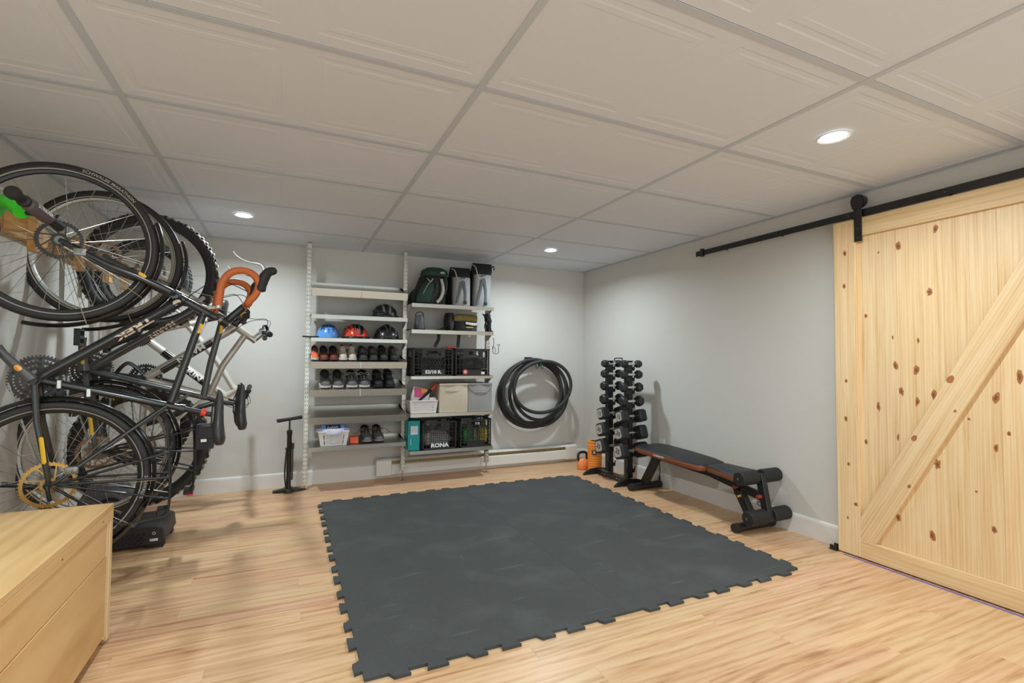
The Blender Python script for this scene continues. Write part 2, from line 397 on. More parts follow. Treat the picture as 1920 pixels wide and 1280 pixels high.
for y_, z_, rz, ry, lev in [(a, b, c*.88, d*.88, e) for a, b, c, d, e in kn]:
    xk = DX-.0144 if lev == 0 else DX+.0041
    rr = random.Random(int(y_*997+z_*131)); sk = rr.uniform(-.5, .5)
    po = []
    for k in range(14):
        a = 2*pi*k/14; q = 1+.22*sin(2*a+rr.uniform(0, 6))+rr.uniform(-.08, .08)
        po.append((cos(a)*ry*q+sin(a)*rz*.25*sk, sin(a)*rz*q))
    o = MB().prism(po, (xk, y_, z_), (0, 1, 0), (0, 0, 1), (.0006, 0, 0)).build('knot', 'knot', dr)
    MB().prism([(a*.45+.001, b*.45-.001) for a, b in po], (xk-.0003, y_, z_), (0, 1, 0), (0, 0, 1), (.0005, 0, 0)).build('knot_core', 'knot_dark', o)
for t_, q_, sz in ((.33, .045, .022), (.52, .048, .026), (.45, -.035, .010), (.20, -.046, .014)):
    c = lerp_(V((0, Y1-.03, Z0+.05)), V((0, Y0+.03, Z1-.05)), t_)+V((0, cos(th), sin(th)))*-q_*(-1)
    po = [(cos(a)*sz*.55, sin(a)*sz*(1 if a < pi else .6)) for a in [2*pi*k/10 for k in range(10)]]
    MB().prism(po, (DX-.0145, c.y, c.z), (0, cos(th), sin(th)), (0, -sin(th), cos(th)), (.0006, 0, 0)).build('knot', 'knot', dr)
# hangers
for hy in (1.660, .80):
    h = MB().box(DX-.0215, DX-.0142, hy-.021, hy+.021, 1.80, 2.03).build('hanger_strap', 'black_metal', dr, bevel=.002)
    MB().cyl((DX-.022, hy, 2.035), (DX+.016, hy, 2.035), .036, 24).build('roller', 'black_metal', h, smooth=True)
    MB().prism([(-.024, 1.99), (.024, 1.99), (.032, 2.02), (.026, 2.064), (-.026, 2.064), (-.032, 2.02)], (DX-.026, hy, 0), (0, 1, 0), (0, 0, 1), (.005, 0, 0)).build('wheel_cover', 'black_metal', h)
    for z_ in (1.82, 1.875):
        MB().lathe([(.009, 0), (.009, .004), (.006, .007)], (DX-.0215, hy, z_), (-1, 0, 0), 10).build('bolt', 'dark_alu', h)
tr = thing('door_track', (XR, 1.6, 1.965), 'long black flat steel sliding door track on the wall', 'door track')
tl = lambda x, y, z: (x-XR, y-1.6, z-1.965)
MB().box(*[c for c in (2.998-XR, 3.006-XR)], .45-1.6, 2.868-1.6, -.02, .02).build('rail', 'black_metal', tr, bevel=.001)
for y_ in (2.62, 2.17, 1.72, 1.27, .82, .5):
    MB().cyl((3.006-XR, y_-1.6, 0), (0, y_-1.6, 0), .011, 12).build('standoff', 'black_metal', tr)
    MB().lathe([(.011, 0), (.011, .005), (.007, .008)], (2.998-XR, y_-1.6, 0), (-1, 0, 0), 8).build('lag_bolt', 'dark_alu', tr)
MB().box(2.984-XR, 3.012-XR, 2.79-1.6, 2.815-1.6, -.03, .032).build('door_stop', 'black_metal', tr, bevel=.003)
g = thing('door_guide', (2.985, 1.825, 0), 'small black floor guide at the foot of the barn door', 'door guide')
MB().box(-.012, .05, -.022, .022, 0, .004).box(-.010, -.004, -.018, .018, .004, .03).build('bracket', 'black_metal', g, bevel=.001)
MB().box(.032, .038, -.018, .018, .004, .03).build('fin', 'black_metal', g)
mat('purple', srgb(112, 104, 178), .4)
tag(MB().box(2.962, 2.975, .5, 1.76, 0, .0016).build('floor_tape', 'purple'), 'thin purple tape strip on the floor under the barn door', 'tape')
# baseboard heater
ht = thing('baseboard_heater', (.772, YB-.016, 0), 'long low cream electric baseboard heater on the back wall', 'heater')
W = 2.158
MB().box(0, W, -.006, 0, .03, .185).build('back_plate', 'white_enamel', ht)
MB().prism([(0, .035), (-.055, .035), (-.062, .042), (-.062, .125), (-.05, .135), (-.048, .130), (-.056, .122), (-.056, .045), (0, .045)], (.14, 0, 0), (0, 1, 0), (0, 0, 1), (W-.28, 0, 0)).build('front_panel', 'white_enamel', ht)
MB().prism([(0, .185), (-.04, .185), (-.058, .172), (-.058, .166), (-.038, .178), (0, .178)], (.14, 0, 0), (0, 1, 0), (0, 0, 1), (W-.28, 0, 0)).build('top_lip', 'white_enamel', ht)
mat('heater_fin', srgb(150, 132, 84), .5, .3)
MB().box(.14, W-.14, -.04, -.008, .10, .165).build('fins', 'heater_fin', ht)
for a in (0, W-.14):
    MB().prism([(0, .03), (-.058, .03), (-.062, .036), (-.062, .168), (-.045, .185), (0, .185)], (a+.001, 0, 0), (0, 1, 0), (0, 0, 1), (.138, 0, 0)).build('end_cap', 'white_enamel', ht, bevel=.002)
for k in range(1, 7):
    MB().box(.14+k*.27, .143+k*.27, -.05, -.04, .13, .18).build('fin_support', 'heater_fin', ht)
# outlet
ot = thing('wall_outlet', (XR, 3.33, .36), 'white wall outlet plate low on the right wall behind the bench', 'outlet')
MB().box(-.006, 0, -.037, .037, -.058, .058).build('plate', 'white_enamel', ot, bevel=.002)
for z_ in (-.022, .022): MB().box(-.008, -.006, -.016, .016, z_-.014, z_+.014).build('socket', 'trim', ot, bevel=.001)
# rubber mats
def mat_outline(x0, x1, y0, y1, left, right, seed):
    p_, dp = .1465, .028
    def side(L, first):
        out = []; n = int(L/p_); off = (L-n*p_)/2
        for k in range(n):
            a = off+k*p_
            if k % 2: out += [(a+.030, 0), (a+.022, 1), (a+.103, 1), (a+.095, 0)]
            else: out += [(a+.036, 0), (a+.052, 1), (a+.110, 1), (a+.102, 0)]
        return out
    P = []
    P += [(x0, y0)]+[(x0+a, y0-b*dp) for a, b in side(x1-x0, 0)]+[(x1, y0)]
    if right: P += [(x1+b*dp, y0+a) for a, b in side(y1-y0, 0)]
    P += [(x1, y1)]+[(x1-a, y1+b*dp) for a, b in side(x1-x0, 0)]+[(x0, y1)]
    if left: P += [(x0-b*dp, y1-a) for a, b in side(y1-y0, 0)]
    return P
for x0, x1, lf, rg, lab in ((.268, 1.3865, True, False, 'black rubber gym mat with notched edge, half nearer the shelves and bicycles'), (1.3875, 2.515, False, True, 'black rubber gym mat with notched edge, half nearer the weight bench')):
    ol = mat_outline(x0, x1, 1.725, 3.93, lf, rg, 0)
    c = ((x0+x1)/2, 2.83)
    tag(MB().prism([(a-c[0], b-c[1]) for a, b in ol], (0, 0, .0005), (1, 0, 0), (0, 1, 0), (0, 0, .0115)).build('rubber_mat', 'rubber_mat', loc=(c[0], c[1], 0)), lab, 'mat', 'rubber gym mats')
# wooden chest
ch = thing('wooden_chest', (-.905, 1.60, 0), 'plain spruce plywood storage chest under the hanging bicycles', 'chest')
cx0, cx1, cy0, cy1, ct = -1.195+.905, -.61+.905, .70-1.6, 2.375-1.6, .532
MB().box(cx0, cx1, cy0, cy1, ct-.022, ct).build('lid', 'spruce_y', ch, bevel=.0015)
MB().box(cx1-.03, cx1-.0105, cy0+.01, cy1-.012, .03, ct-.0225).build('inner_panel', 'spruce_y', ch)
MB().box(cx1-.010, cx1, cy0, cy1, ct-.058, ct-.0225).build('lid_edging', 'spruce_y', ch, bevel=.001)
MB().box(cx1-.0104, cx1-.004, cy0+.01, cy1-.058, .345, ct-.059).build('plank', 'spruce_y', ch, bevel=.001)
MB().box(cx1-.0104, cx1-.002, cy0+.01, cy1-.058, .045, .342).build('plank', 'spruce_y', ch, bevel=.001)
MB().box(cx1-.0104, cx1-.003, cy1-.055, cy1-.030, .03, ct-.059).build('corner_batten', 'pine_v', ch, bevel=.001)
MB().box(cx1-.0104, cx1-.001, cy1-.029, cy1, .012, ct-.059).build('corner_batten', 'pine_v', ch, bevel=.001)
MB().box(cx0, cx1-.0105, cy1-.011, cy1-.001, .03, ct-.0225).build('end_panel', 'spruce_y', ch)
MB().box(cx0, cx0+.012, cy0, cy1-.012, .03, ct-.0225).build('back_panel', 'spruce_y', ch)
MB().box(cx0, cx1-.011, cy0, cy0+.009, .03, ct-.0225).build('end_panel', 'spruce_y', ch)
MB().box(cx0+.013, cx1-.031, cy0+.01, cy1-.012, .03, .045).build('bottom_board', 'spruce_y', ch)
for yy in (cy1-.10, cy0+.06):
    for xx in (cx1-.09, cx0+.04): MB().box(xx, xx+.06, yy, yy+.06, 0, .03).build('foot', 'lumber', ch)
for yy, zz in ((.66, ct-.04), (.30, ct-.042), (-.1, ct-.04)):
    MB().lathe([(.0035, 0), (.003, .0008)], (cx1, yy, zz), (1, 0, 0), 10).build('screw', 'dark_alu', ch)
# ------------------------------------------------------------------ galvanised shelving, two bays on three posts
SX = [.165, .9935, 1.822]; PY = 4.405; SF = 4.2
sh = thing('shelving_unit', (1.0, PY, 0), 'tall galvanised steel shelving on three slotted posts against the back wall', 'shelving')
def loc(x, y, z): return (x-1.0, y-PY, z)
def post(px, top, zb=.095):
    w, dp = .035, .036; x0 = px-w/2-1.0; y0 = -dp/2; mb = MB()
    cols = [0, .0065, .011, .024, .0285, .035]
    z = zb+.012
    zs = [zb]
    k = 0
    while z+.034 < top:
        zs += [z, z+.014]; z += .036; k += 1
    zs.append(top)
    for r in range(len(zs)-1):
        for c in range(5):
            if r % 2 == 1 and c in (1, 3) and r < len(zs)-2: continue
            a, b = x0+cols[c], x0+cols[c+1]
            mb.add([(a, y0, zs[r]), (b, y0, zs[r]), (b, y0, zs[r+1]), (a, y0, zs[r+1])], [(0, 1, 2, 3)])
    for xx in (x0, x0+w): mb.box(xx-.001, xx+.001, y0, y0+dp, zb, top)
    mb.box(x0, x0+w, y0+dp-.002, y0+dp, zb, top).box(x0, x0+w, y0, y0+dp, top-.002, top)
    p = mb.build('post', 'galv_post', sh)
    c = px-1.0
    MB().cyl((c, 0, .008), (c, 0, zb+.02), .006, 10).build('threaded_rod', 'steel', p)
    MB().lathe([(.032, 0), (.032, .003), (.014, .010), (.008, .013)], (c, 0, 0), (0, 0, 1), 20).build('foot_pad', 'steel', p, smooth=True)
post(SX[0], ZC-.004, .04); post(SX[1], ZC-.004); post(SX[2], 1.66)
def gusset(x, zt, d, parent):
    # side bracket plate: deep at the post, tapering to the front
    MB().prism([(0, 0), (d, 0), (d, -.016), (.05, -.075), (0, -.085)], (x-1.0, -.012, zt), (0, -1, 0), (0, 0, 1), (.0016, 0, 0)).build('bracket', 'galv_post', parent)
def shelf(b, zf, lip, tilt, style):
    x0, x1 = SX[b]+.0190, SX[b+1]-.0190
    dz = (PY-.02-SF)*math.tan(tilt); ty = 4.53 if False else PY+.10
    y0, y1 = SF-PY, .10
    zb = zf+(y1-y0)*math.tan(tilt); t = .0012
    def P(x, y, z): return (x-1.0, y, z)
    mb = MB()
    e = V((0, cos(tilt), sin(tilt))); nrm = V((0, -sin(tilt), cos(tilt)))
    o = V((x0-1.0, y0, zf)); Ld = (y1-y0)/cos(tilt); wd = V((x1-x0, 0, 0))
    # deck runs behind the posts only between them: one sheet, front lip, rear upstand
    prof = [(0, 0), (Ld, 0), (Ld, .02), (Ld-.0015, .02), (Ld-.0015, .0015-.003), (.0015, -.0015), (.0015, -lip+.004), (.012, -lip+.004), (.012, -lip+.0025), (0, -lip)]
    mb.prism(prof, o, e, nrm, wd)
    s_ = mb.build('shelf', 'galv', sh)
    if style == 'perf':
        # rows of punched beads on the deck
        pb = MB(); rnd = random.Random(1)
        for r in range(7):
            yy = .03+r*.04
            for k in range(48):
                c = o+e*yy+wd*((k+.5+(r % 2)*.5)/49)+nrm*.0004
                pb.add([c+V((-.0045, 0, 0)), c+V((.0045, 0, 0)), c+V((.0045, 0, 0))+e*.006, c+V((-.0045, 0, 0))+e*.006], [(0, 1, 2, 3)])
        pb.build('perforations', 'dark_alu', s_)['kind'] = 'stuff'
    if style == 'clip':
        MB().box(*(lambda c: (c-.002, c+.002, y0-.0012, y0, zf-lip, zf))((x0+x1)/2-1.0)).build('joint_strip', 'galv_post', s_)
    if style != 'plain':
        pass
    gusset(x0+.0002, zf+(.19)*math.tan(tilt)-.003, .17, s_); gusset(x1-.0018, zf+(.19)*math.tan(tilt)-.003, .17, s_)
    return s_
T8 = radians(9.0)
LZ = [(1.685, .062, radians(13), 'clip'), (1.469, .034, 0, 'plain'), (1.276, .03, 0, 'plain'), (1.079, .056, T8, 'clip'), (.848, .058, T8, 'clip'), (.622, .058, T8, 'perf'), (.381, .034, radians(3), 'perf')]
RZ = [(1.605, .034, 0, 'plain'), (1.370, .034, 0, 'plain'), (.954, .026, 0, 'plain'), (.620, .030, 0, 'plain'), (.292, .030, 0, 'plain')]
for a in LZ: shelf(0, *a)
for a in RZ: shelf(1, *a)
# ------------------------------------------------------------------ things on the shelves
mat('helmet_blue', srgb(86, 148, 222), .28, coat=.4); mat('helmet_red', srgb(226, 66, 48), .3, coat=.4); mat('helmet_black', srgb(30, 30, 31), .3, coat=.3)
mat('helmet_grey', srgb(104, 106, 108), .35, coat=.2); mat('foam_black', srgb(22, 22, 23), .8)
def dome(cx, cy, zb, rx, ry, rz, u0=0., u1=1., n=20, m=9, v0=0., v1=1., thick=.004):
    """patch of an ellipsoid; u around the vertical axis (0..1), v from rim to crown"""
    mb = MB(); out = []; inn = []
    for lst, k in ((out, 0), (inn, thick)):
        for j in range(m+1):
            v = (v0+(v1-v0)*j/m)*pi/2
            lst.append([V((cx+(rx-k)*cos(v)*cos(2*pi*(u0+(u1-u0)*i/n)), cy+(ry-k)*cos(v)*sin(2*pi*(u0+(u1-u0)*i/n)), zb+(rz-k)*sin(v))) for i in range(n+1)])
    return mb, out, inn
def band_arc(mb, rx, ry, rz, off, w, z0, a0=-80, a1=80, n=14, t=.006):
    """rib running front to back over the dome, shifted sideways by off (in -1..1)"""
    A, B, C, D = [], [], [], []
    for i in range(n+1):
        a = radians(a0+(a1-a0)*i/n)
        for lst, dx, k in ((A, -w/2, 1.0), (B, w/2, 1.0), (C, w/2, .93), (D, -w/2, .93)):
            s_ = max(-.96, min(.96, off*(1-.25*(sin(a))**2)+dx/rx)); c = sqrt(1-s_*s_)
            lst.append(V((rx*s_*k, ry*c*sin(a)*k, z0+rz*c*cos(a)*k)))
    rings = [[A[i], B[i], C[i], D[i]] for i in range(n+1)]
    mb.loft(rings)
def helmet(x, y, z, w, d, h, label, shell, style):
    t = thing('bicycle_helmet', (x, y, z), label, 'helmet', 'helmets on the shelves')
    rx, ry, rz = w/2, d/2, h
    def full(name, mt, k, zlo=0.0, sm=True):
        mb = MB(); rings = []
        for j in range(11):
            v = radians(-4+j*9.4); rr = max(cos(v), .02)
            rings.append([V((rx*k*rr*cos(2*pi*i/28), ry*k*rr*sin(2*pi*i/28), max(zlo, .012+(rz-.012)*k*sin(v)))) for i in range(28)])
        mb.loft(rings); return mb.build(name, mt, t, smooth=sm, angle=60)
    if style == 'ribs':
        full('liner', 'foam_black', .9)
        for off in (-.82, -.55, -.28, 0, .28, .55, .82):
            mb = MB(); band_arc(mb, rx, ry, rz-.006, off, w*.085, .006); mb.build('rib', shell if abs(off) not in (.28,) else 'helmet_grey', t, smooth=True)
        MB().torus((0, 0, .012), (0, 0, 1), 1, .5, 4, 4) if False else None
        rim = MB().tube([(rx*.97*cos(2*pi*i/28), ry*.97*sin(2*pi*i/28), .012) for i in range(28)], .010, 8, closed=True)
        rim.build('rim', shell, t, smooth=True)
        for ang in (-60, 60):
            mb = MB(); mb.tube([(rx*.99*cos(radians(a))*1.0, -ry*.99*abs(sin(radians(a))) if False else ry*.99*sin(radians(a)), .028+.02*sin(radians(a*2))) for a in range(-150, -29, 12)], .009, 8)
            mb.build('brow', shell, t, smooth=True); break
    elif style == 'vents':
        full('shell', shell, 1.0)
        def vent(lon, lat, lw, lh, tear=False):
            pts = []
            for k in range(12):
                a = 2*pi*k/12; ww = lw*(1 if not tear else (.55+.45*sin(a))); 
                lo, la = radians(lon+ww*cos(a)), radians(lat+lh*sin(a))
                pts.append(V((rx*cos(la)*sin(lo), -ry*cos(la)*cos(lo), .012+(rz-.012)*sin(la)))*1.004)
            c = sum(pts, V())/12
            mb = MB(); inner = [c+(p-c)*.9-c.normalized()*.008 for p in pts]
            mb.loft([pts, inner]); mb.build('vent', 'foam_black', t)
        for lo in (-26, 0, 26): vent(lo, 24, 6, 12, True)
        for lo in (-62, -36, -12, 12, 36, 62): vent(lo, 52, 9, 6)
        full('lower_edge', 'foam_black', .965)
        MB().tube([(-rx*.9-.12, -ry*.35, .012), (-rx*.9-.05, -ry*.45, .010), (-rx*.8, -ry*.5, .012)], .006, 8).build('strap', 'foam_black', t, smooth=True)
    elif style == 'swoop':
        full('shell', 'helmet_red', .97)
        for off, ww, mt in ((.02, .26, 'helmet_black'), (.36, .16, 'helmet_black'), (.20, .06, 'helmet_grey'), (-.16, .05, 'helmet_grey')):
            mb = MB(); band_arc(mb, rx, ry, rz+(.001 if mt == 'helmet_black' else .003), off, w*ww, .004, -74, 80); mb.build('vent_band', mt, t, smooth=True)
        for off in (-.56, -.80):
            mb = MB(); pts = []
            for i in range(15):
                a = radians(-80+150*i/14); s_ = max(-.93, min(.95, off+.34*(1-i/14)**1.4)); c = sqrt(1-s_*s_)
                pts.append(V((rx*s_, ry*c*sin(a), .006+(rz-.004)*c*cos(a))))
            mb.tube(pts, [.007+.006*sin(pi*i/14) for i in range(15)], 8, flat=((1, 0, 0), .6)); mb.build('swoop_band', 'helmet_red', t, smooth=True)
            mb = MB(); mb.tube([p+V((.016, 0, .002)) for p in pts[2:12]], .0045, 6); mb.build('slot', 'foam_black', t, smooth=True)
        MB().tube([(rx*.97*sin(radians(a)), -ry*.97*cos(radians(a)), .012) for a in range(-180, 180, 10)], .009, 8, closed=True).build('rim', 'helmet_black', t, smooth=True)
    else:
        full('shell', shell, 1.0)
        full('lower_edge', 'helmet_black', 1.02) if False else None
        MB().tube([(rx*1.0*sin(radians(a)), -ry*1.0*cos(radians(a)), .012) for a in range(-180, 180, 10)], .007, 8, closed=True).build('rim', 'helmet_black', t, smooth=True)
        for off in (-.42, .42):
            mb = MB(); band_arc(mb, rx*1.01, ry*1.01, rz, off, w*.30, .008, -78, 10); mb.build('face_panel', 'helmet_grey', t, smooth=True)
        mb = MB(); band_arc(mb, rx*1.02, ry*1.02, rz+.002, 0, w*.10, .008, -78, 80); mb.build('centre_ridge', 'helmet_black', t, smooth=True)
helmet(.80, 4.345, 1.469, .236, .27, .130, 'black ribbed road cycling helmet alone on its shelf', 'helmet_black', 'ribs')
helmet(.322, 4.335, 1.276, .182, .23, .130, 'glossy blue child cycling helmet with dark vents', 'helmet_blue', 'vents')
helmet(.552, 4.345, 1.276, .226, .26, .130, 'red and black cycling helmet with swooping bands', 'helmet_red', 'swoop')
helmet(.818, 4.345, 1.276, .218, .26, .132, 'rounded black and grey helmet right of the red one', 'helmet_black', 'smooth')
# shoes: toe points to the viewer (-y)
def shoe(x, z, w, h, label, upper, sole, trim, lace, group, L=.255, high=0.0, tilt=0.0, y=None, rz=0.0, open_=False):
    t = thing('shoe', (x, (4.225 if y is None else y), z), label, 'shoe', group); t.rotation_euler = (tilt, 0, rz)
    # stations from toe to heel: (y, half width, bottom, top)
    st = [(.004, .22, .20), (.018, .62, .36), (.045, .86, .46), (.085, .98, .58), (.125, .94, .76), (.165, .86, .90), (.205, .82, .97), (.235, .74, 1.0), (.252, .50, .98)]
    ru = []
    for yy, ww, tt in st:
        hw = w/2*ww; top = .018+(h-.018)*tt; ring = []
        for k in range(14):
            a = 2*pi*k/14; cx = hw*cos(a)*(1-.20*max(0, sin(a))); cz = .016+(top-.016)*(.5+.5*sin(a))
            ring.append((cx, yy*L/.255, cz))
        ru.append(ring)
    MB().loft(ru).build('upper', upper, t, smooth=True, angle=70)
    so = []
    for yy, ww, tt in st:
        hw = w/2*ww*1.04+.002; zt = .024 if yy > .03 else .026
        so.append([(-hw, yy*L/.255-.002, .002+(.008 if yy < .02 else 0)), (hw, yy*L/.255-.002, .002+(.008 if yy < .02 else 0)), (hw*1.01, yy*L/.255-.002, zt), (-hw*1.01, yy*L/.255-.002, zt)])
    MB().loft(so).build('sole', sole, t, smooth=True)
    # dark foot opening with padded collar
    cz = h*.93
    col = [(w*.34*cos(a), .178*L/.255+.062*sin(a), h*.86+.020*sin(a)+ (h*.02 if high else 0)) for a in [2*pi*k/20 for k in range(20)]]
    MB().tube(col, .0075, 8, closed=True).build('collar', trim, t, smooth=True)
    MB().prism([(p[0]*.92, p[1]-.178*L/.255) for p in col], (0, .178*L/.255, h*.855), (1, 0, 0), (0, .95, .28), (0, 0, .004)).build('lining', 'foam_black', t)
    tg = [(0, .085*L/.255, h*.60), (0, .118*L/.255, h*.86), (0, .130*L/.255, h*1.02)]
    MB().tube(tg, [w*.20, w*.24, w*.22], 8, flat=((1, 0, 0), .22)).build('tongue', trim, t, smooth=True)
    if lace:
        mb = MB()
        for k in range(4):
            yy = (.082+.014*k)*L/.255; zz = h*(.615+.095*k)
            mb.tube([(-w*.27, yy+.008, zz-.008), (0, yy, zz+.006), (w*.27, yy+.008, zz-.008)], .0028, 6)
        for s in (-1, 1):
            mb.tube(spline([(0, .124*L/.255, h*.93), (s*w*.3, .11*L/.255, h*1.06), (s*w*.5, .10*L/.255, h*.9), (s*w*.2, .115*L/.255, h*.9)], 5), .0024, 6)
        mb.build('laces', lace, t)
    return t
mat('shoe_rust', srgb(112, 62, 50), .7, var=.2, scale=60); mat('shoe_coral', srgb(232, 104, 66), .6); mat('shoe_cream', srgb(206, 194, 178), .7, var=.15); mat('shoe_dark', srgb(58, 60, 60), .7, var=.2, scale=50)
mat('shoe_black', srgb(34, 34, 35), .7, var=.2); mat('shoe_grey', srgb(98, 96, 96), .75, var=.2, scale=50); mat('sole_white', srgb(208, 200, 196), .6); mat('sole_grey', srgb(120, 118, 112), .6)
mat('lace_dark', srgb(40, 38, 38), .7); mat('lace_tan', srgb(170, 140, 110), .7); mat('lace_light', srgb(190, 186, 180), .7)
Gs = 'shoes on the shelves'
zt = 1.0815
for i, (x, w, h, lab, up, so, tr_, la) in enumerate([
    (.2215, .060, .085, 'coral orange slip-on shoe at the left end of the row', 'shoe_coral', 'sole_white', 'shoe_rust', None),
    (.2925, .073, .084, 'rust brown low shoe next to the coral shoe', 'shoe_rust', 'shoe_rust', 'shoe_black', None),
    (.3685, .073, .084, 'rust brown low shoe left of the cream pair', 'shoe_rust', 'shoe_rust', 'shoe_black', None),
    (.4445, .073, .108, 'cream canvas shoe, left one of its pair', 'shoe_cream', 'sole_white', 'shoe_cream', 'lace_light'),
    (.5210, .073, .110, 'cream canvas shoe, right one of its pair', 'shoe_cream', 'sole_white', 'shoe_cream', 'lace_light'),
    (.612, .078, .092, 'charcoal sneaker next to the cream pair', 'shoe_dark', 'shoe_dark', 'shoe_grey', 'lace_dark'),
    (.699, .078, .092, 'charcoal sneaker, second from the cream pair', 'shoe_dark', 'shoe_dark', 'shoe_grey', 'lace_dark'),
    (.787, .078, .100, 'charcoal sneaker with tall collar, third from the cream pair', 'shoe_dark', 'shoe_black', 'shoe_black', 'lace_dark'),
    (.880, .078, .094, 'charcoal sneaker at the right end under the black helmet', 'shoe_dark', 'shoe_black', 'shoe_grey', 'lace_dark')]):
    shoe(x, zt+.003, w, h, lab, up, so, tr_, la, Gs, tilt=T8)
for x, w, h, lab, up, so, tr_, la in [
    (.307, .092, .112, 'dark grey running shoe, leftmost on the shelf under the cream pair', 'shoe_grey', 'sole_white', 'shoe_black', 'lace_dark'),
    (.408, .090, .112, 'dark grey running shoe, second from left below the cream pair', 'shoe_grey', 'sole_white', 'shoe_black', 'lace_dark'),
    (.522, .096, .112, 'grey and black running shoe with pink-white sole, left of its pair', 'shoe_grey', 'sole_white', 'shoe_black', 'lace_light'),
    (.624, .094, .112, 'grey and black running shoe with pink-white sole, right of its pair', 'shoe_grey', 'sole_white', 'shoe_black', 'lace_light'),
    (.744, .088, .112, 'black trainer, left of the last pair in its row', 'shoe_black', 'shoe_black', 'shoe_black', 'lace_dark'),
    (.842, .088, .120, 'black trainer, rightmost in the row below the charcoal sneakers', 'shoe_black', 'shoe_black', 'shoe_black', 'lace_dark')]:
    shoe(x, .853, w, h, lab, up, so, tr_, la, Gs, tilt=T8)
for x, lab in ((.655, 'grey hiking shoe with tan laces beside the orange box'), (.757, 'grey hiking shoe with tan laces next to the middle post')):
    s_ = shoe(x, .3855, .094, .104, lab, 'shoe_grey', 'sole_grey', 'shoe_black', 'lace_tan', Gs, y=4.235, tilt=radians(3))
    mb = MB()
    for s in (-1, 1):
        mb.tube(spline([(0, .118, .10), (s*.06, .09, .10), (s*.085, .08, .075), (s*.11, .10, .070)], 5), .0022, 6)
    mb.build('loose_lace', 'lace_dark', s_)
# baskets
mat('basket_white', srgb(224, 218, 214), .45); mat('plastic_clear', srgb(206, 208, 226), .25, spec=.6)
def basket(name, x0, x1, y0, y1, z, h, label, flare, rows, group):
    t = thing(name, ((x0+x1)/2, (y0+y1)/2, z), label, 'basket', group); W, D = (x1-x0)/2, (y1-y0)/2
    def P(u, v, s):  # u,v in -1..1 at height s
        k = 1-flare*(1-s); return V((u*W*k, v*D*k, s*h))
    mb = MB(); n = 13
    for (ax, sg) in (('y', -1), ('y', 1), ('x', -1), ('x', 1)):
        def Q(a, s): return P(a, sg, s) if ax == 'y' else P(sg, a, s)
        inner = lambda p: V((p.x*.985, p.y*.985, p.z))
        def cell(a0, a1, s0, s1):
            q = [Q(a0, s0), Q(a1, s0), Q(a1, s1), Q(a0, s1)]; mb.loft([q, [inner(p) for p in q]])
        hs = rows; cell(-1, 1, 0, hs[0]); cell(-1, 1, hs[-1], 1)
        for r in range(len(hs)-1):
            if r % 2 == 1: cell(-1, 1, hs[r], hs[r+1]); continue
            cell(-1, -.72, hs[r], hs[r+1]); cell(.72, 1, hs[r], hs[r+1])
            for k in range(n-1):
                a = -.72+1.44*(k+.5)/n
                cell(a+.020, a+1.44/n-.020+.02, hs[r], hs[r+1]) if True else None
    o = mb.build('wall', 'basket_white', t)
    MB().add([P(-1, -1, .02), P(1, -1, .02), P(1, 1, .02), P(-1, 1, .02), P(-1, -1, 0), P(1, -1, 0), P(1, 1, 0), P(-1, 1, 0)], [(0, 1, 2, 3), (7, 6, 5, 4)]).build('bottom', 'basket_white', t)
    rim = [P(-1, -1, 1), P(1, -1, 1), P(1, 1, 1), P(-1, 1, 1)]
    r2 = []
    for i in range(4):
        a, b = rim[i], rim[(i+1) % 4]
        for k in range(6): r2.append(a+(b-a)*(.06+.88*k/5))
    MB().tube(r2, .006, 8, closed=True).build('rim', 'basket_white', t, smooth=True)
    return t
basket('plastic_basket', .255, .498, 4.22, 4.40, .3835, .115, 'white slotted plastic basket on the lowest left shelf', .16, [.08, .38, .46, .76], 'white plastic baskets')
bagp = thing('plastic_bag', (.372, 4.30, .3995), 'clear lavender plastic bag spilling out of the white basket', 'bag')
rb = random.Random(5); rings = []
for j in range(7):
    s = j/6; ring = []
    for k in range(26):
        a = 2*pi*k/26; q = 1+.07*rb.uniform(-1, 1)
        rx, ry = (.095, .07) if j < 3 else (.118, .082)
        ring.append((rx*cos(a)*q*(1 if j < 5 else 1.0-.12*(j-4)), ry*sin(a)*q*(1 if j < 5 else .95-.25*(j-4)), .01+.13*s+(.008*rb.uniform(-1, 1) if j > 3 else 0)))
    rings.append(ring)
MB().loft(rings).build('film', 'plastic_clear', bagp, smooth=True, angle=50)
rings = []
for j in range(5):
    rings.append([((.124+.01*sin(5*a+j))*cos(a)*(1, 1.06, 1.1, 1.12, 1.1)[j], (.092+.006*sin(4*a))*sin(a)*(1, 1.05, 1.08, 1.1, 1.08)[j], .126-.010*j-.010*sin(3*a)*(j/4)) for a in [2*pi*k/28 for k in range(28)]])
MB().loft(rings, caps=False).build('overhang', 'plastic_clear', bagp, smooth=True, angle=60)
mat('print_black', srgb(30, 27, 26), .35); mat('print_blue', srgb(104, 146, 208), .35)
bx = thing('product_box', (.372, 4.245, .522), 'blue and black printed box lying on top of the white basket', 'box'); bx.rotation_euler = (radians(62), 0, 0)
MB().box(-.092, .092, -.034, .034, -.012, .012).build('carton', 'print_blue', bx, bevel=.001)
MB().box(-.058, .058, -.030, .027, .0122, .0128).build('label_panel', 'print_black', bx)
mb = MB(); rb = random.Random(2)
mb.tube(spline([(-.048+.008*k, (.012 if k % 2 else -.008)+rb.uniform(-.004, .004)+.0006*k, .0132) for k in range(12)], 5), .0016, 5, flat=((1, 0, 0), .2))
mb.tube(spline([(-.03+.009*k, -.020+(.003 if k % 2 else 0), .0132) for k in range(8)], 3), .0010, 5, flat=((1, 0, 0), .2)); mb.build('script_print', 'decal_white', bx)
mat('orange_card', srgb(232, 92, 52), .5)
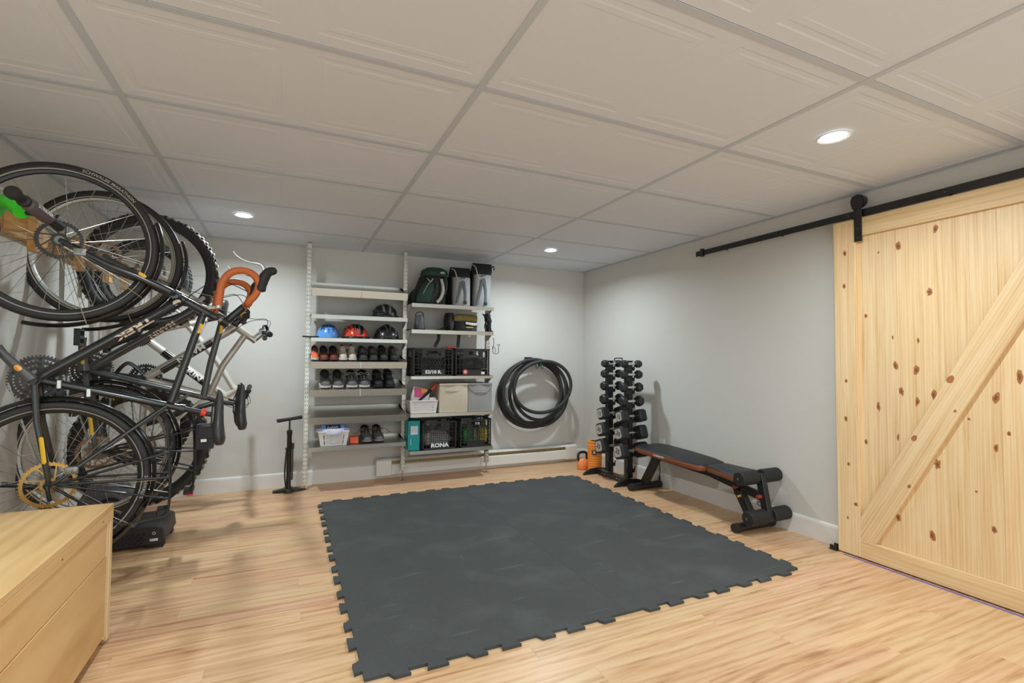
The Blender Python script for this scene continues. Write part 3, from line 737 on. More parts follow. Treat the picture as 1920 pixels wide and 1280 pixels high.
ob = thing('small_box', (.545, 4.285, .3875), 'small orange cardboard box between basket and hiking shoes', 'box')
MB().box(-.033, .033, -.03, .03, 0, .050).build('carton', 'orange_card', ob, bevel=.001); MB().box(-.0335, .0335, -.0305, .0305, .05, .056).build('lid', 'orange_card', ob, bevel=.001)
# right bay, bottom up --------------------------------------------------
mat('teal', srgb(0, 140, 138), .45); mat('crate', srgb(30, 28, 27), .5); mat('paper', srgb(214, 208, 198), .6); mat('beige_fabric', srgb(202, 188, 166), .8, bump=.2, bscale=220); mat('grey_fabric', srgb(150, 147, 143), .8, bump=.2, bscale=220)
tb = thing('binder_box', (1.057, 4.335, .2935), 'teal plastic binder box standing at the left of the bottom shelf', 'box')
MB().box(-.054, .054, -.09, .12, 0, .262).build('shell', 'teal', tb, bevel=.003)
MB().box(-.030, .034, -.0912, -.09, .14, .215).build('label_pocket', 'plastic_clear', tb); MB().box(-.012, .026, -.0916, -.0912, .160, .205).build('paper_label', 'paper', tb)
MB().box(-.030, -.027, -.0915, -.09, .05, .10).build('seam', 'decal_white', tb)
def crate(x0, x1, z, h, label, txt, style, depth=.268, size=.05):
    t = thing('milk_crate', ((x0+x1)/2, 4.225+depth/2, z), label, 'crate', 'black plastic milk crates'); W, D = (x1-x0)/2, depth/2
    fr = MB(); b = .008
    for sx in (-1, 1):
        for sy in (-1, 1): fr.box(sx*W-(b if sx > 0 else -b)-.006, sx*W-(b if sx > 0 else -b)+.006, sy*D-(b if sy > 0 else -b)-.006, sy*D-(b if sy > 0 else -b)+.006, 0, h)
    for zz in (.004, h-.006):
        fr.box(-W, W, -D, -D+.012, zz-.004, zz+.006).box(-W, W, D-.012, D, zz-.004, zz+.006).box(-W, -W+.012, -D, D, zz-.004, zz+.006).box(W-.012, W, -D, D, zz-.004, zz+.006)
    fr.build('corner_frame', 'crate', t)
    MB().box(-W+.013, W-.013, -D+.013, D-.013, .001, .004).build('base', 'crate', t)
    # side lattice: horizontal slats plus verticals, open windows between
    def side(ax, sg):
        mb = MB()
        def bar(a0, a1, z0, z1):
            if ax == 'y': mb.box(a0, a1, sg*D-(.004 if sg > 0 else 0), sg*D+(0 if sg > 0 else .004), z0, z1)
            else: mb.box(sg*W-(.004 if sg > 0 else 0), sg*W+(0 if sg > 0 else .004), a0, a1, z0, z1)
        A = (W if ax == 'y' else D)-.012
        for f in (.15, .28, .38, .62, .74, .86, .93): bar(-A, -A*.62, h*f, h*f+.004); bar(A*.62, A, h*f, h*f+.004)
        for f in (-.80, -.62, .62, .80): bar(A*f-.002, A*f+.002, .01, h-.01)
        bar(-A*.62, A*.62, .010, h*(.24 if style != 'fine' else .22)); bar(-A*.62, A*.62, h*.90, h-.012); bar(-A*.62, A*.62, h*.66, h*.69)
        bar(-A*.62, -A*.38, h*.69, h*.90); bar(A*.38, A*.62, h*.69, h*.90)
        if style == 'cross':
            for k in range(9):
                f0 = -.62+k*.155
                for s in (-1, 1):
                    a, b = A*f0, A*min(.62, max(-.62, f0+s*.30)); zt_ = h*.24+abs(b-a)/(A*.30)*h*.42
                    if abs(b-a) < .004: continue
                    yy = sg*D-(.002 if sg > 0 else -.002); xx = sg*W-(.002 if sg > 0 else -.002)
                    p, q = ((a, yy, h*.24), (b, yy, zt_)) if ax == 'y' else ((xx, a, h*.24), (xx, b, zt_))
                    mb.bar(p, q, .004, up=(0, 1, 0) if ax == 'y' else (1, 0, 0), wv=.003)
        else:
            for k in range(1, 7): zz = h*.23+k*h*.062; bar(-A*.62, A*.62, zz, zz+.005)
            for k in range(-4, 5): bar(A*.62*k/4.6-.002, A*.62*k/4.6+.002, h*.23, h*.66)
        return mb.build('side_lattice', 'crate', t)
    for ax, sg in (('y', -1), ('y', 1), ('x', -1), ('x', 1)): side(ax, sg)
    if txt:
        mb = MB(); text_flat(mb, txt, size, (0, -D-.0022, h*.135), (1, 0, 0), (0, 0, 1), bold=size*.045, sx=1.15); mb.build('lettering', 'decal_white', t)
    return t
crate(1.128, 1.452, .2935, .250, 'black milk crate lettered RONA on the bottom shelf', 'RONA', 'fine', size=.050)
crate(1.485, 1.798, .2935, .255, 'black milk crate with green and yellow packets in it', None, 'fine')
c3 = crate(1.035, 1.412, .9555, .252, 'black milk crate marked 52/10 R. with crossed lattice', '52/10 R.', 'cross', size=.040)
c4 = crate(1.432, 1.776, .9555, .252, 'black milk crate with a pink round sticker', None, 'fine')
mat('pink', srgb(232, 170, 160), .5); mat('dark_red', srgb(150, 58, 52), .5)
MB().lathe([(.026, 0), (.026, .0006)], (-.075, -.1346, .035), (0, -1, 0), 20).build('sticker_ring', 'dark_red', c4); MB().lathe([(.015, 0), (.015, .0008)], (-.075, -.135, .035), (0, -1, 0), 20).build('sticker', 'pink', c4)
MB().box(.085, .120, -.1352, -.1342, .012, .036).build('paper_label', 'paper', c4)
# contents showing inside the crates
def blob(name, x, y, z, r, mt, label, cat, seed, group=None):
    rr = random.Random(seed); mb = MB(); rings = []
    for j in range(9):
        v = -pi/2+pi*j/8; ring = []
        for k in range(16):
            a = 2*pi*k/16; q = 1+.13*rr.uniform(-1, 1)
            e = lambda c: (abs(c)**.65)*(1 if c >= 0 else -1)
            ring.append((r[0]*max(cos(v), .08)**.6*e(cos(a))*q, r[1]*max(cos(v), .08)**.6*e(sin(a))*q, r[2]*(1+e(sin(v)))*(1 if j < 8 else .98)))
        rings.append(ring)
    mb.loft(rings); return tag(mb.build(name, mt, smooth=True, angle=60, loc=(x, y, z)), label, cat, group)
mat('cloth_dark', srgb(44, 42, 42), .85, var=.3); mat('packet_green', srgb(70, 132, 66), .45, var=.4, scale=40); mat('packet_yellow', srgb(206, 182, 62), .45, var=.3, scale=40); mat('packet_white', srgb(196, 192, 182), .5, var=.2, scale=60)
blob('packet', 1.585, 4.33, .2985, (.055, .07, .085), 'packet_green', 'green packet inside the crate at the bottom right', 'packet', 1)
blob('packet', 1.735, 4.33, .2985, (.05, .07, .085), 'packet_yellow', 'yellow packet inside the crate at the bottom right', 'packet', 2)
blob('packet', 1.66, 4.36, .2985, (.018, .08, .09), 'packet_white', 'white packet between the green and yellow packets', 'packet', 3)
blob('cloth_bundle', 1.29, 4.37, .2985, (.13, .10, .075), 'packet_white', 'pale cloth bundle inside the RONA crate', 'cloth', 4)
blob('cloth_bundle', 1.225, 4.375, .9605, (.14, .10, .105), 'cloth_dark', 'dark bundle inside the crate marked 52/10', 'cloth', 5)
blob('cloth_bundle', 1.604, 4.375, .9605, (.14, .10, .100), 'cloth_dark', 'dark bundle inside the crate with the pink sticker', 'cloth', 6)
mat('pouch_blue', srgb(70, 78, 100), .6)
pz = thing('strap_bundle', (1.70, 4.33, .485), 'slate blue webbing looped over the rim of the bottom right crate', 'strap')
MB().tube(spline([(-.06, -.02, .0), (-.06, -.03, .05), (.0, -.04, .075), (.05, -.04, .08), (.06, -.03, .06)], 6), .016, 8, flat=((0, 1, 0), .25)).build('webbing', 'pouch_blue', pz, smooth=True)
MB().box(-.055, .0, -.035, -.02, -.06, .0).build('buckle', 'black_plastic', pz, bevel=.003)
cb = [(1.281, 1.553, 'beige_fabric', 'beige fabric storage cube with a stitched handle'), (1.558, 1.797, 'grey_fabric', 'grey fabric storage cube with a drooping handle')]
for i, (a, b, mt, lab) in enumerate(cb):
    t = thing('storage_cube', ((a+b)/2, 4.365, .6215), lab, 'storage box', 'fabric storage cubes'); W = (b-a)/2; mb = MB()
    n = 9; rr = random.Random(i+9)
    def face(u, v): return V((W*u, -.148-(.006*cos(u*1.5)*sin(v*3)+.004*sin(5*u*v+i*2)), .262*v))
    mb.box(-W, W, -.146, .13, 0, .262)
    g = [[face(-1+2*k/n, j/n) for k in range(n+1)] for j in range(n+1)]
    o = len(mb.v); mb.v += [tuple(p) for r in g for p in r]
    for j in range(n):
        for k in range(n): q = o+j*(n+1)+k; mb.f.append((q, q+1, q+n+2, q+n+1))
    mb.build('box_body', mt, t, smooth=True, angle=50)
    MB().box(-W-.001, W+.001, -.156, -.150, .250, .264).build('top_hem', mt, t)
    if i == 0:
        MB().tube([(-.074, -.153, .200), (-.03, -.158, .198), (.03, -.158, .200), (.074, -.153, .203)], .012, 8, flat=((0, 0, 1), .12)).build('handle', mt, t, smooth=True)
    else:
        MB().tube(spline([(-.075, -.152, .195), (-.05, -.160, .178), (0, -.166, .180), (.05, -.160, .175), (.075, -.152, .188)], 5), .010, 8, flat=((0, 0, 1), .15)).build('handle', mt, t, smooth=True)
        for s in (-1, 1): MB().tube([(s*.075, -.152, .19), (s*.11, -.154, .235)], .008, 6, flat=((0, 0, 1), .3)).build('crease', mt, t, smooth=True)
basket('plastic_basket', 1.012, 1.268, 4.225, 4.42, .6215, .110, 'white perforated plastic basket beside the beige cube', .10, [.22, .30, .42, .50, .62, .70, .80], 'white plastic baskets')
mat('magenta_print', srgb(226, 74, 124), .45, var=.5, scale=120); mat('orange_print', srgb(240, 160, 64), .45)
gb = thing('shopping_bag', (1.115, 4.33, .6275), 'white plastic bag with pink and orange print standing in the basket', 'bag')
ol = [(-.085, 0), (.06, 0), (.105, .19), (-.05, .235), (-.075, .15)]
MB().loft([[(x, -.045+.1*z, z) for x, z in ol], [(x*.9, .045, z*.97) for x, z in ol]]).build('bag_body', 'decal_white', gb, bevel=.004)
MB().prism([(-.045, .135), (.03, .125), (.085, .19), (-.045, .228)], (0, -.0475+.0, 0), (1, 0, 0), (0, .1, 1), (0, -.002, 0)).build('pink_print', 'magenta_print', gb)
MB().prism([(.02, .17), (.075, .178), (.07, .205), (.015, .215)], (0, -.0505, 0), (1, 0, 0), (0, .1, 1), (0, -.002, 0)).build('orange_print', 'orange_print', gb)
fb = thing('folding_umbrella', (1.16, 4.30, .628), 'furled red and dark umbrella leaning out of the white basket', 'umbrella')
MB().tube([(-.06, -.005, .09), (.05, .0, .185), (.10, .002, .230)], [.010, .016, .008], 10).build('canopy_roll', 'cloth_dark', fb, smooth=True)
MB().tube([(.06, -.018, .20), (.115, -.016, .248)], .012, 10).build('handle', 'red', fb, smooth=True)
blob('cloth_bundle', 1.235, 4.29, .690, (.035, .04, .035), 'decal_white', 'crumpled white rag on the right rim of the basket', 'cloth', 8)
# speaker, camouflage bag
sp = thing('portable_speaker', (1.108, 4.30, 1.3715), 'tapered dark grey portable speaker with a carry loop', 'speaker')
mat('speaker_grey', srgb(84, 86, 90), .45, var=.12, scale=140, bump=.2, bscale=500)
MB().lathe([(.047, 0), (.050, .006), (.049, .03), (.040, .125), (.037, .132), (.030, .134)], (0, 0, 0), (0, 0, 1), 28).build('body', 'speaker_grey', sp, smooth=True)
MB().lathe([(.0505, 0), (.0515, .004), (.0505, .012)], (0, 0, .001), (0, 0, 1), 28).build('base_ring', 'black_plastic', sp, smooth=True)
MB().tube(spline([(-.036, 0, .122), (-.036, 0, .142), (-.02, 0, .160), (0, 0, .165), (.02, 0, .160), (.036, 0, .142), (.036, 0, .122)], 5), .004, 8).build('carry_loop', 'black_plastic', sp, smooth=True)
mat('camo', srgb(150, 132, 72), .7, var=.55, scale=26); mat('dark_cloth', srgb(36, 35, 36), .8, var=.3)
cb_ = thing('duffel_bag', (1.555, 4.34, 1.3715), 'rolled camouflage yellow bag above a dark folded bag', 'bag')
blob_ = lambda: None
MB().tube([(-.115, -.02, .122), (-.07, -.02, .124), (.06, -.02, .124), (.115, -.02, .120)], [.030, .042, .042, .034], 14).build('camouflage_roll', 'camo', cb_, smooth=True)
rr = random.Random(4); rings = []
for j in range(7):
    s = j/6; rings.append([((.12+.006*rr.uniform(-1, 1))*(cos(a)), (.085+.006*rr.uniform(-1, 1))*sin(a)-.01, .002+.092*s) for a in [2*pi*k/22 for k in range(22)]])
MB().loft(rings).build('folded_body', 'dark_cloth', cb_, smooth=True, angle=50)
MB().tube(spline([(-.02, -.098, .075), (.05, -.100, .066), (.10, -.07, .07)], 5), .012, 8, flat=((0, 0, 1), .4)).build('pale_band', 'packet_white', cb_, smooth=True)
MB().box(-.02, .055, -.108, -.096, .028, .042).build('patch', 'camo', cb_, bevel=.002)
rk = thing('rucksack', (1.405, 4.35, 1.3715), 'small black rucksack with loose straps beside the camouflage roll', 'bag')
rings = []
for j in range(7):
    s = j/6; rings.append([((.036+.012*sin(pi*s))*cos(a), (.075+.01*rr.uniform(-1, 1))*sin(a), .17*s) for a in [2*pi*k/18 for k in range(18)]])
MB().loft(rings).build('body', 'black_rubber', rk, smooth=True, angle=50)
for yy, dx in ((-.05, -.14), (-.075, -.10)):
    MB().tube(spline([(-.02, yy, .07), (-.06, yy-.01, .035), (dx*.8, yy, .012), (dx, yy, .006)], 5), .014, 8, flat=((0, 1, 0), .3)).build('strap', 'black_rubber', rk, smooth=True)
# straps hanging below the second shelf into the crates
for x, zt_, dx, lab in ((1.28, 1.336, -.035, 'black webbing strap hanging over the left crate'), (1.475, 1.336, -.012, 'black webbing strap hanging over the right crate')):
    t = thing('hanging_strap', (x, 4.26, zt_), lab, 'strap')
    MB().tube(spline([(0, 0, 0), (-.004, 0, -.05), (dx*.7, 0, -.09), (dx, 0, -.122)], 5), [.016]*15+[.010], 8, flat=((1, 0, 0), .2)).build('webbing', 'black_rubber', t, smooth=True)
    MB().box(-.018, .018, -.006, .006, -.004, 0).build('loop', 'black_plastic', t)
rc = thing('red_handle_tool', (1.40, 4.285, 1.2085), 'red plastic tool handle lying on the crate rims', 'tool')
MB().box(-.038, .045, -.012, .012, 0, .02).build('grip', 'red', rc, bevel=.005); MB().cyl((-.038, 0, .01), (-.09, 0, .008), .004, 8).build('shaft', 'steel', rc)
# hooks on the right end
hk = thing('wire_hook_rack', (1.845, 4.30, 1.17), 'thin black wire hooks hanging off the end of the shelving', 'hook')
MB().tube(spline([(0, 0, .15), (.004, 0, .09), (-.006, 0, .05), (.0, 0, 0), (.045, -.01, 0), (.05, -.01, .06), (.06, -.01, .085), (.03, -.01, .075)], 6), .0028, 6).build('wire', 'black_metal', hk)
MB().tube(spline([(.0, 0, .04), (-.012, 0, .055), (.004, 0, .065), (.02, 0, .04), (.02, 0, .002)], 5), .0024, 6).build('wire', 'black_metal', hk)
ns = thing('netting_sack', (1.80, 4.30, 1.3715), 'dark tangled netting sack at the right end under the panniers', 'bag')
rr = random.Random(12); mb = MB()
for k in range(16):
    a = rr.uniform(-.022, .022); mb.tube(spline([(a, rr.uniform(-.06, .05), .004), (a+rr.uniform(-.03, .012), rr.uniform(-.06, .05), .06), (a+rr.uniform(-.03, .012), rr.uniform(-.06, .05), .11), (a+rr.uniform(-.06, 0), rr.uniform(-.03, .03), .175)], 5), .004, 5)
mb.build('cords', 'black_rubber', ns)
MB().tube([(0, .0, .004), (-.005, 0, .09), (-.02, 0, .17)], [.022, .018, .03], 10).build('core', 'dark_cloth', ns, smooth=True)
# backpack and two roll-top panniers on the top right shelf
mat('pack_green', srgb(30, 60, 48), .7, var=.3, scale=30); mat('pack_black', srgb(28, 29, 30), .7, var=.3); mat('pannier_grey', srgb(150, 150, 150), .65, var=.05); mat('pannier_dark', srgb(74, 78, 82), .6); mat('strap_grey', srgb(178, 172, 160), .6)
bp = thing('hiking_backpack', (1.205, 4.36, 1.6065), 'dark green and black hiking backpack on the top right shelf', 'backpack')
def body(sts, n=20, seed=0, e=.75):
    rr = random.Random(seed); rings = []
    for (cx, cy, z, rx, ry) in sts:
        ring = []
        for k in range(n):
            a = 2*pi*k/n; f = lambda c: (abs(c)**e)*(1 if c >= 0 else -1); q = 1+.03*rr.uniform(-1, 1)
            ring.append((cx+rx*f(cos(a))*q, cy+ry*f(sin(a))*q, z))
        rings.append(ring)
    return MB().loft(rings)
body([(-.02, 0, 0, .135, .10), (-.015, 0, .03, .15, .115), (.0, 0, .10, .148, .12), (.015, 0, .18, .13, .115), (.03, 0, .26, .115, .10), (.04, 0, .29, .10, .09)], seed=1).build('main_bag', 'pack_black', bp, smooth=True, angle=60)
body([(.045, -.01, .265, .115, .11), (.045, -.01, .29, .125, .12), (.05, -.01, .325, .115, .11), (.05, 0, .348, .08, .08), (.05, 0, .352, .03, .03)], seed=2).build('top_lid', 'pack_green', bp, smooth=True, angle=60)
body([(-.075, -.10, .015, .075, .035), (-.065, -.108, .05, .08, .042), (-.045, -.105, .13, .068, .04), (-.02, -.10, .20, .05, .03), (-.012, -.095, .22, .03, .015)], seed=3).build('front_pocket', 'pack_green', bp, smooth=True, angle=60)
body([(-.145, 0, .005, .035, .07), (-.150, 0, .05, .04, .075), (-.135, 0, .12, .03, .07), (-.12, 0, .15, .012, .04)], seed=4).build('side_pocket', 'pack_black', bp, smooth=True, angle=60)
for pts, r, mt, nm in ([[(-.05, -.125, .235), (-.015, -.14, .205), (.0, -.13, .235)], .004, 'strap_grey', 'cord'], [[(-.09, -.148, .09), (-.06, -.15, .15), (-.035, -.142, .19), (.005, -.138, .23)], .003, 'strap_grey', 'cord'],
                       [[(.09, -.11, .24), (.105, -.125, .14), (.08, -.13, .06), (.045, -.125, .02)], .014, 'strap_grey', 'shoulder_strap'], [[(.02, -.12, .25), (.035, -.135, .16), (.0, -.14, .07), (-.01, -.13, .01)], .010, 'pack_black', 'compression_strap'],
                       [[(.13, -.10, .27), (.145, -.10, .2), (.125, -.11, .10)], .012, 'pack_black', 'shoulder_strap']):
    MB().tube(spline(pts, 6), r, 8, flat=((1, 0, 0), .35) if r > .006 else None).build(nm, mt, bp, smooth=True)
for x, z in ((.04, .165), (.045, .11), (.02, .09)): MB().box(x-.010, x+.010, -.143, -.132, z-.012, z+.012).build('buckle', 'dark_alu', bp, bevel=.002)
MB().box(.075, .115, -.134, -.122, .285, .303).build('patch', 'strap_grey', bp, bevel=.002)
def pannier(x, z, w, h, label, lean, tall):
    t = thing('pannier_bag', (x, 4.345, z), label, 'bag', 'grey roll-top panniers')
    H = h
    st = [(0, 0, .115), (.02, 0, .125), (.10, 0, .125), (.5*H, lean*.3, .115), (.72*H, lean*.6, .10), (.84*H, lean, .07), (.93*H, lean*1.2, .035), (H, lean*1.35, .016)]
    rings = []
    for z_, dx, dp in st:
        ww = w/2*(1 if z_ < .8*H else 1.06)
        ring = []
        for k in range(20):
            a = 2*pi*k/20; f = lambda c: (abs(c)**.5)*(1 if c >= 0 else -1)
            ring.append((dx+ww*f(cos(a)), dp*f(sin(a)), z_))
        rings.append(ring)
    MB().loft(rings[:5]).build('body', 'pannier_grey', t, smooth=True, angle=50)
    MB().loft(rings[4:]).build('rolled_top', 'pack_black' if not tall else 'pack_black', t, smooth=True, angle=50)
    for s in (-1,):
        MB().prism([(-.10, 0), (.10, 0), (.085, .75*H), (-.085, .75*H)], (s*w/2-.001, 0, .004), (0, 1, 0), (lean*.6/H, 0, 1), (s*.006, 0, 0)).build('side_panel', 'pack_black', t)
    zt_ = .62*H
    MB().tube([(-w*.34, -.127, .02), (-.008, -.124, zt_*.92), (.006, -.124, zt_)], .012, 8, flat=((1, 0, 0), .10)).build('strap', 'pannier_dark', t, smooth=True)
    MB().tube([(.022, -.129, .015), (.024, -.124, zt_*.6), (.008, -.122, zt_)], .013, 8, flat=((1, 0, 0), .10)).build('strap', 'pannier_dark', t, smooth=True)
    MB().box(.008, .038, -.136, -.126, .015, .045).build('buckle', 'black_plastic', t, bevel=.003)
    MB().box(-.02, .022, -.1245, -.118, .68*H, .705*H).build('logo_patch', 'pannier_dark', t)
    MB().tube(spline([(-w*.5, -.07, .93*H), (-w*.42, -.12, .86*H), (-w*.30, -.125, .66*H), (-w*.27, -.125, .62*H)], 5), .005, 6).build('cord', 'strap_grey', t)
    MB().tube(spline([(lean+w*.52, -.01, .90*H), (lean+w*.62, -.03, .96*H), (lean+w*.66, -.03, .86*H)], 5), .005, 6).build('buckle_strap', 'pack_black', t)
pannier(1.495, 1.6065, .186, .375, 'grey and black roll-top pannier beside the green backpack', .01, False)
pannier(1.702, 1.6065, .19, .435, 'grey roll-top pannier, taller one at the end of the shelf', .025, True)
# ------------------------------------------------------------------ bicycles hung on the left wall, one wheel up
def lerp(a, b, t): return a+(b-a)*t
class Bike:
    """local axes: f forward, l left, h up; hung so that f is vertical"""
    def __init__(s, name, label, axle, ang, up, base_f):
        s.U = V((cos(ang), -sin(ang), 0)); s.F = V((0, 0, 1 if up else -1)); s.L = s.U.cross(s.F)
        s.ax = V(axle)
        s.base = s.ax+s.F*base_f
        s.root = thing(name, s.base, label, 'bicycle', 'bicycles hanging on the wall'); s.o = s.ax-s.base
        s.see = s.L if up else -s.L      # side facing the viewer
        s.sd = 1 if up else -1
    def p(s, f, h, l=0.0): return s.o+s.F*f+s.U*h+s.L*l
    def tube(s, name, pts, r, mt, parent=None, n=10, flat=None):
        return MB().tube([s.p(*q) for q in pts], r, n, flat=flat).build(name, mt, parent or s.root, smooth=True)
    def text(s, name, txt, a, b, size, r, mt, parent, sx=1.0, bold=.0006):
        """lettering wrapped on the viewer's side of a tube from a to b"""
        A, B = s.p(*a), s.p(*b); d = (B-A).normalized(); n = s.see; up = n.cross(d).normalized()
        vs, fs = text_geo(txt, size, bold, sx, 9); c = (A+B)/2
        mb = MB(); out = []
        for x, y in vs:
            t = y/r; t = max(-1.3, min(1.3, t)); out.append(c+d*x+(n*cos(t)+up*sin(t))*(r+.0008))
        mb.add(out, fs); return mb.build(name, mt, parent)
    def patch(s, name, a, w, r, mt, parent, along, ln):
        """small reflective pill on the viewer's side of a tube at a"""
        A = s.p(*a); d = (s.F*along[0]+s.U*along[1]).normalized(); n = s.see; up = n.cross(d)
        po = []; 
        for k in range(16):
            t = 2*pi*k/16; x = cos(t)*w/2+(ln-w)/2*(1 if cos(t) >= 0 else -1); y = sin(t)*w/2
            q = y/r; po.append(A+d*x+(n*cos(q)+up*sin(q))*(r+.0009))
        c = A+n*(r+.0012)
        mb = MB(); mb.add(po+[c], [(k, (k+1) % 16, 16) for k in range(16)]); return mb.build(name, mt, parent)
    def wheel(s, name, f, h, R, tr, rim_mt, spokes=32, stripe=False, knob=False, rotor=None, cass=False, tl=None, turn=0.0, tire_mt='tire', letters=None):
        ax = s.L.copy()
        if turn: ax = (Matrix.Rotation(turn, 3, s.steer) @ ax).normalized()
        c = s.p(f, h); e = ax.orthogonal().normalized(); g = ax.cross(e)
        Rr = R-2*tr+.006
        rim = MB(); rw = .011
        rim.lathe([(Rr, -rw), (Rr+.004, -rw), (Rr-.001, 0), (Rr+.004, rw), (Rr, rw), (Rr-.014, rw*.6), (Rr-.018, 0), (Rr-.014, -rw*.6)], c, ax, 56, closed=True)
        w = rim.build(name, rim_mt, s.root, smooth=True)
        MB().torus(c, ax, R-tr, tr, 72, 12, ry=tr*.98).build('tire', tire_mt, w, smooth=True, angle=60)
        if stripe:
            mb = MB()
            for sg in (-1, 1):
                mb.lathe([(R-tr*1.72, sg*tr*.74), (R-tr*1.50, sg*tr*.90), (R-tr*1.50, sg*(tr*.90+.0009)), (R-tr*1.72, sg*(tr*.74+.0011))], c, ax, 72, closed=True)
            mb.build('reflective_stripe', 'stripe', w, smooth=True)
        if knob:
            mb = MB(); md = MB(); nk = 58
            for k in range(nk):
                for j, off in enumerate((-.78, -.30, .30, .78)):
                    a = 2*pi*(k+(.5 if j in (1, 2) else 0))/nk; rd = e*cos(a)+g*sin(a); tn = ax.cross(rd)
                    th = off; nn = rd*cos(th)+ax*sin(th); bb = ax*cos(th)-rd*sin(th)
                    cc = c+rd*(R-tr)+nn*(tr+.0015)
                    (md if (k*7+j*3) % 5 < (3 if knob == 'dusty' else 0) else mb).obox(cc, tn*.0085, bb*.0055, nn*.0045)
            mb.build('tread_knobs', 'tire_tread', w)['kind'] = 'stuff'
            if md.v: md.build('dusty_tread_knobs', 'tread_dust', w)['kind'] = 'stuff'
        hub = MB(); hw = .05
        hub.lathe([(.010, -hw-.012), (.010, -hw), (.024, -hw), (.024, -hw+.006), (.014, -hw+.014), (.012, 0), (.014, hw-.014), (.024, hw-.006), (.024, hw), (.010, hw), (.010, hw+.012)], c, ax, 18)
        hub.build('hub', 'alu_dull', w, smooth=True)
        sp = MB()
        for k in range(spokes):
            sg = 1 if k % 2 else -1; a = 2*pi*k/spokes; b = a+(.72 if (k//2) % 2 else -.72)
            p1 = c+(e*cos(a)+g*sin(a))*(Rr-.012); p0 = c+(e*cos(b)+g*sin(b))*.022+ax*(sg*.046)
            sp.tube([p0, p1], .00115, 4, caps=False)
        sp.build('spokes', 'steel', w)
        if rotor:
            ro = MB(); rc = c+ax*.052
            rr = .08 if rotor != 'gold_rotor' else .094; ro.lathe([(rr, -.001), (rr, .001), (rr-.013, .001), (rr-.013, -.001)], rc, ax, 40, closed=True)
            ro.lathe([(.030, -.001), (.030, .001), (.018, .001), (.018, -.001)], rc, ax, 20, closed=True)
            for k in range(8):
                a = 2*pi*k/8; ro.bar(rc+(e*cos(a)+g*sin(a))*.026, rc+(e*cos(a+.5)+g*sin(a+.5))*(rr-.012), .0055, up=ax, wv=.002)
            for k in range(40):
                a = 2*pi*k/40; rd = e*cos(a)+g*sin(a); ro.obox(rc+rd*(rr+.001), rd*.003, ax.cross(rd)*.003, ax*.001)
            ro.build('brake_rotor', rotor, w)
        if cass:
            ca = MB()
            for k, r in enumerate((.050, .045, .041, .037, .033, .029, .026, .023)):
                z0 = -.018-k*.004; ca.lathe([(r, z0), (r, z0-.0018), (.016, z0-.0018), (.016, z0)], c, ax, 30, closed=True)
                for t in range(16):
                    a = 2*pi*t/16+k*.1; rd = e*cos(a)+g*sin(a); ca.obox(c+rd*(r+.002)+ax*(z0-.001), rd*.003, ax.cross(rd)*.004, ax*.0009)
            ca.build('cassette', 'dark_alu' if cass == 'dark' else 'alu_dull', w)
        if letters:
            txt, size, mt, a0 = letters
            vs, fs = text_geo(txt, size, .0005); out = []; n = s.see if not turn else ax*(1 if ax.dot(s.see) > 0 else -1)
            for x, y in vs:
                # around the sidewall; letters read clockwise on the viewer's side
                a = a0-x/(R-tr)*(1); rd = e_(n, a); out.append(c+rd*(R-tr+.002+y)+n*(sqrt(max(0, tr*tr-(y+.002)**2))+.0012))
            MB().add(out, fs).build('lettering', mt, w)
        return w
def e_(n, a):
    # direction at angle a (0 = toward +x in view, pi/2 = up) in the wheel plane facing n
    up = V((0, 0, 1)); right = up.cross(n).normalized(); return right*cos(a)+up*sin(a)
def saddle(B, f, h, L=.27, W=.15, mt='saddle', tilt=0.0):
    sd = MB(); rings = []
    st = [(-.004, .05, -.014), (.002, .15, -.006), (.014, .20, 0), (.06, .24, .002), (.11, .34, .002), (.16, .62, .004), (.20, .92, .008), (.24, 1.0, .014), (.262, .80, .012), (.27, .45, .008)]
    for x, ww, dz in st:
        hw = W/2*ww; ring = []; tk = min(1, .25+max(0, x)*22)*(1 if x < .25 else .8)
        for k in range(12):
            a = 2*pi*k/12
            ring.append(B.p(f+L*.5-x*L/.27+0, h+dz+(.013 if sin(a) > 0 else .024+.018*ww)*tk*sin(a)-.016*abs(cos(a))*ww, hw*cos(a)))
        rings.append(ring)
    o = sd.loft(rings).build('saddle', mt, B.root, smooth=True, angle=70)
    rl = MB()
    for s in (-1, 1): rl.tube([B.p(f+.10, h-.012, s*.010), B.p(f+.05, h-.035, s*.02), B.p(f-.04, h-.038, s*.022), B.p(f-.10, h-.012, s*.03)], .0035, 6)
    rl.build('saddle_rails', 'dark_alu', o)
    return o
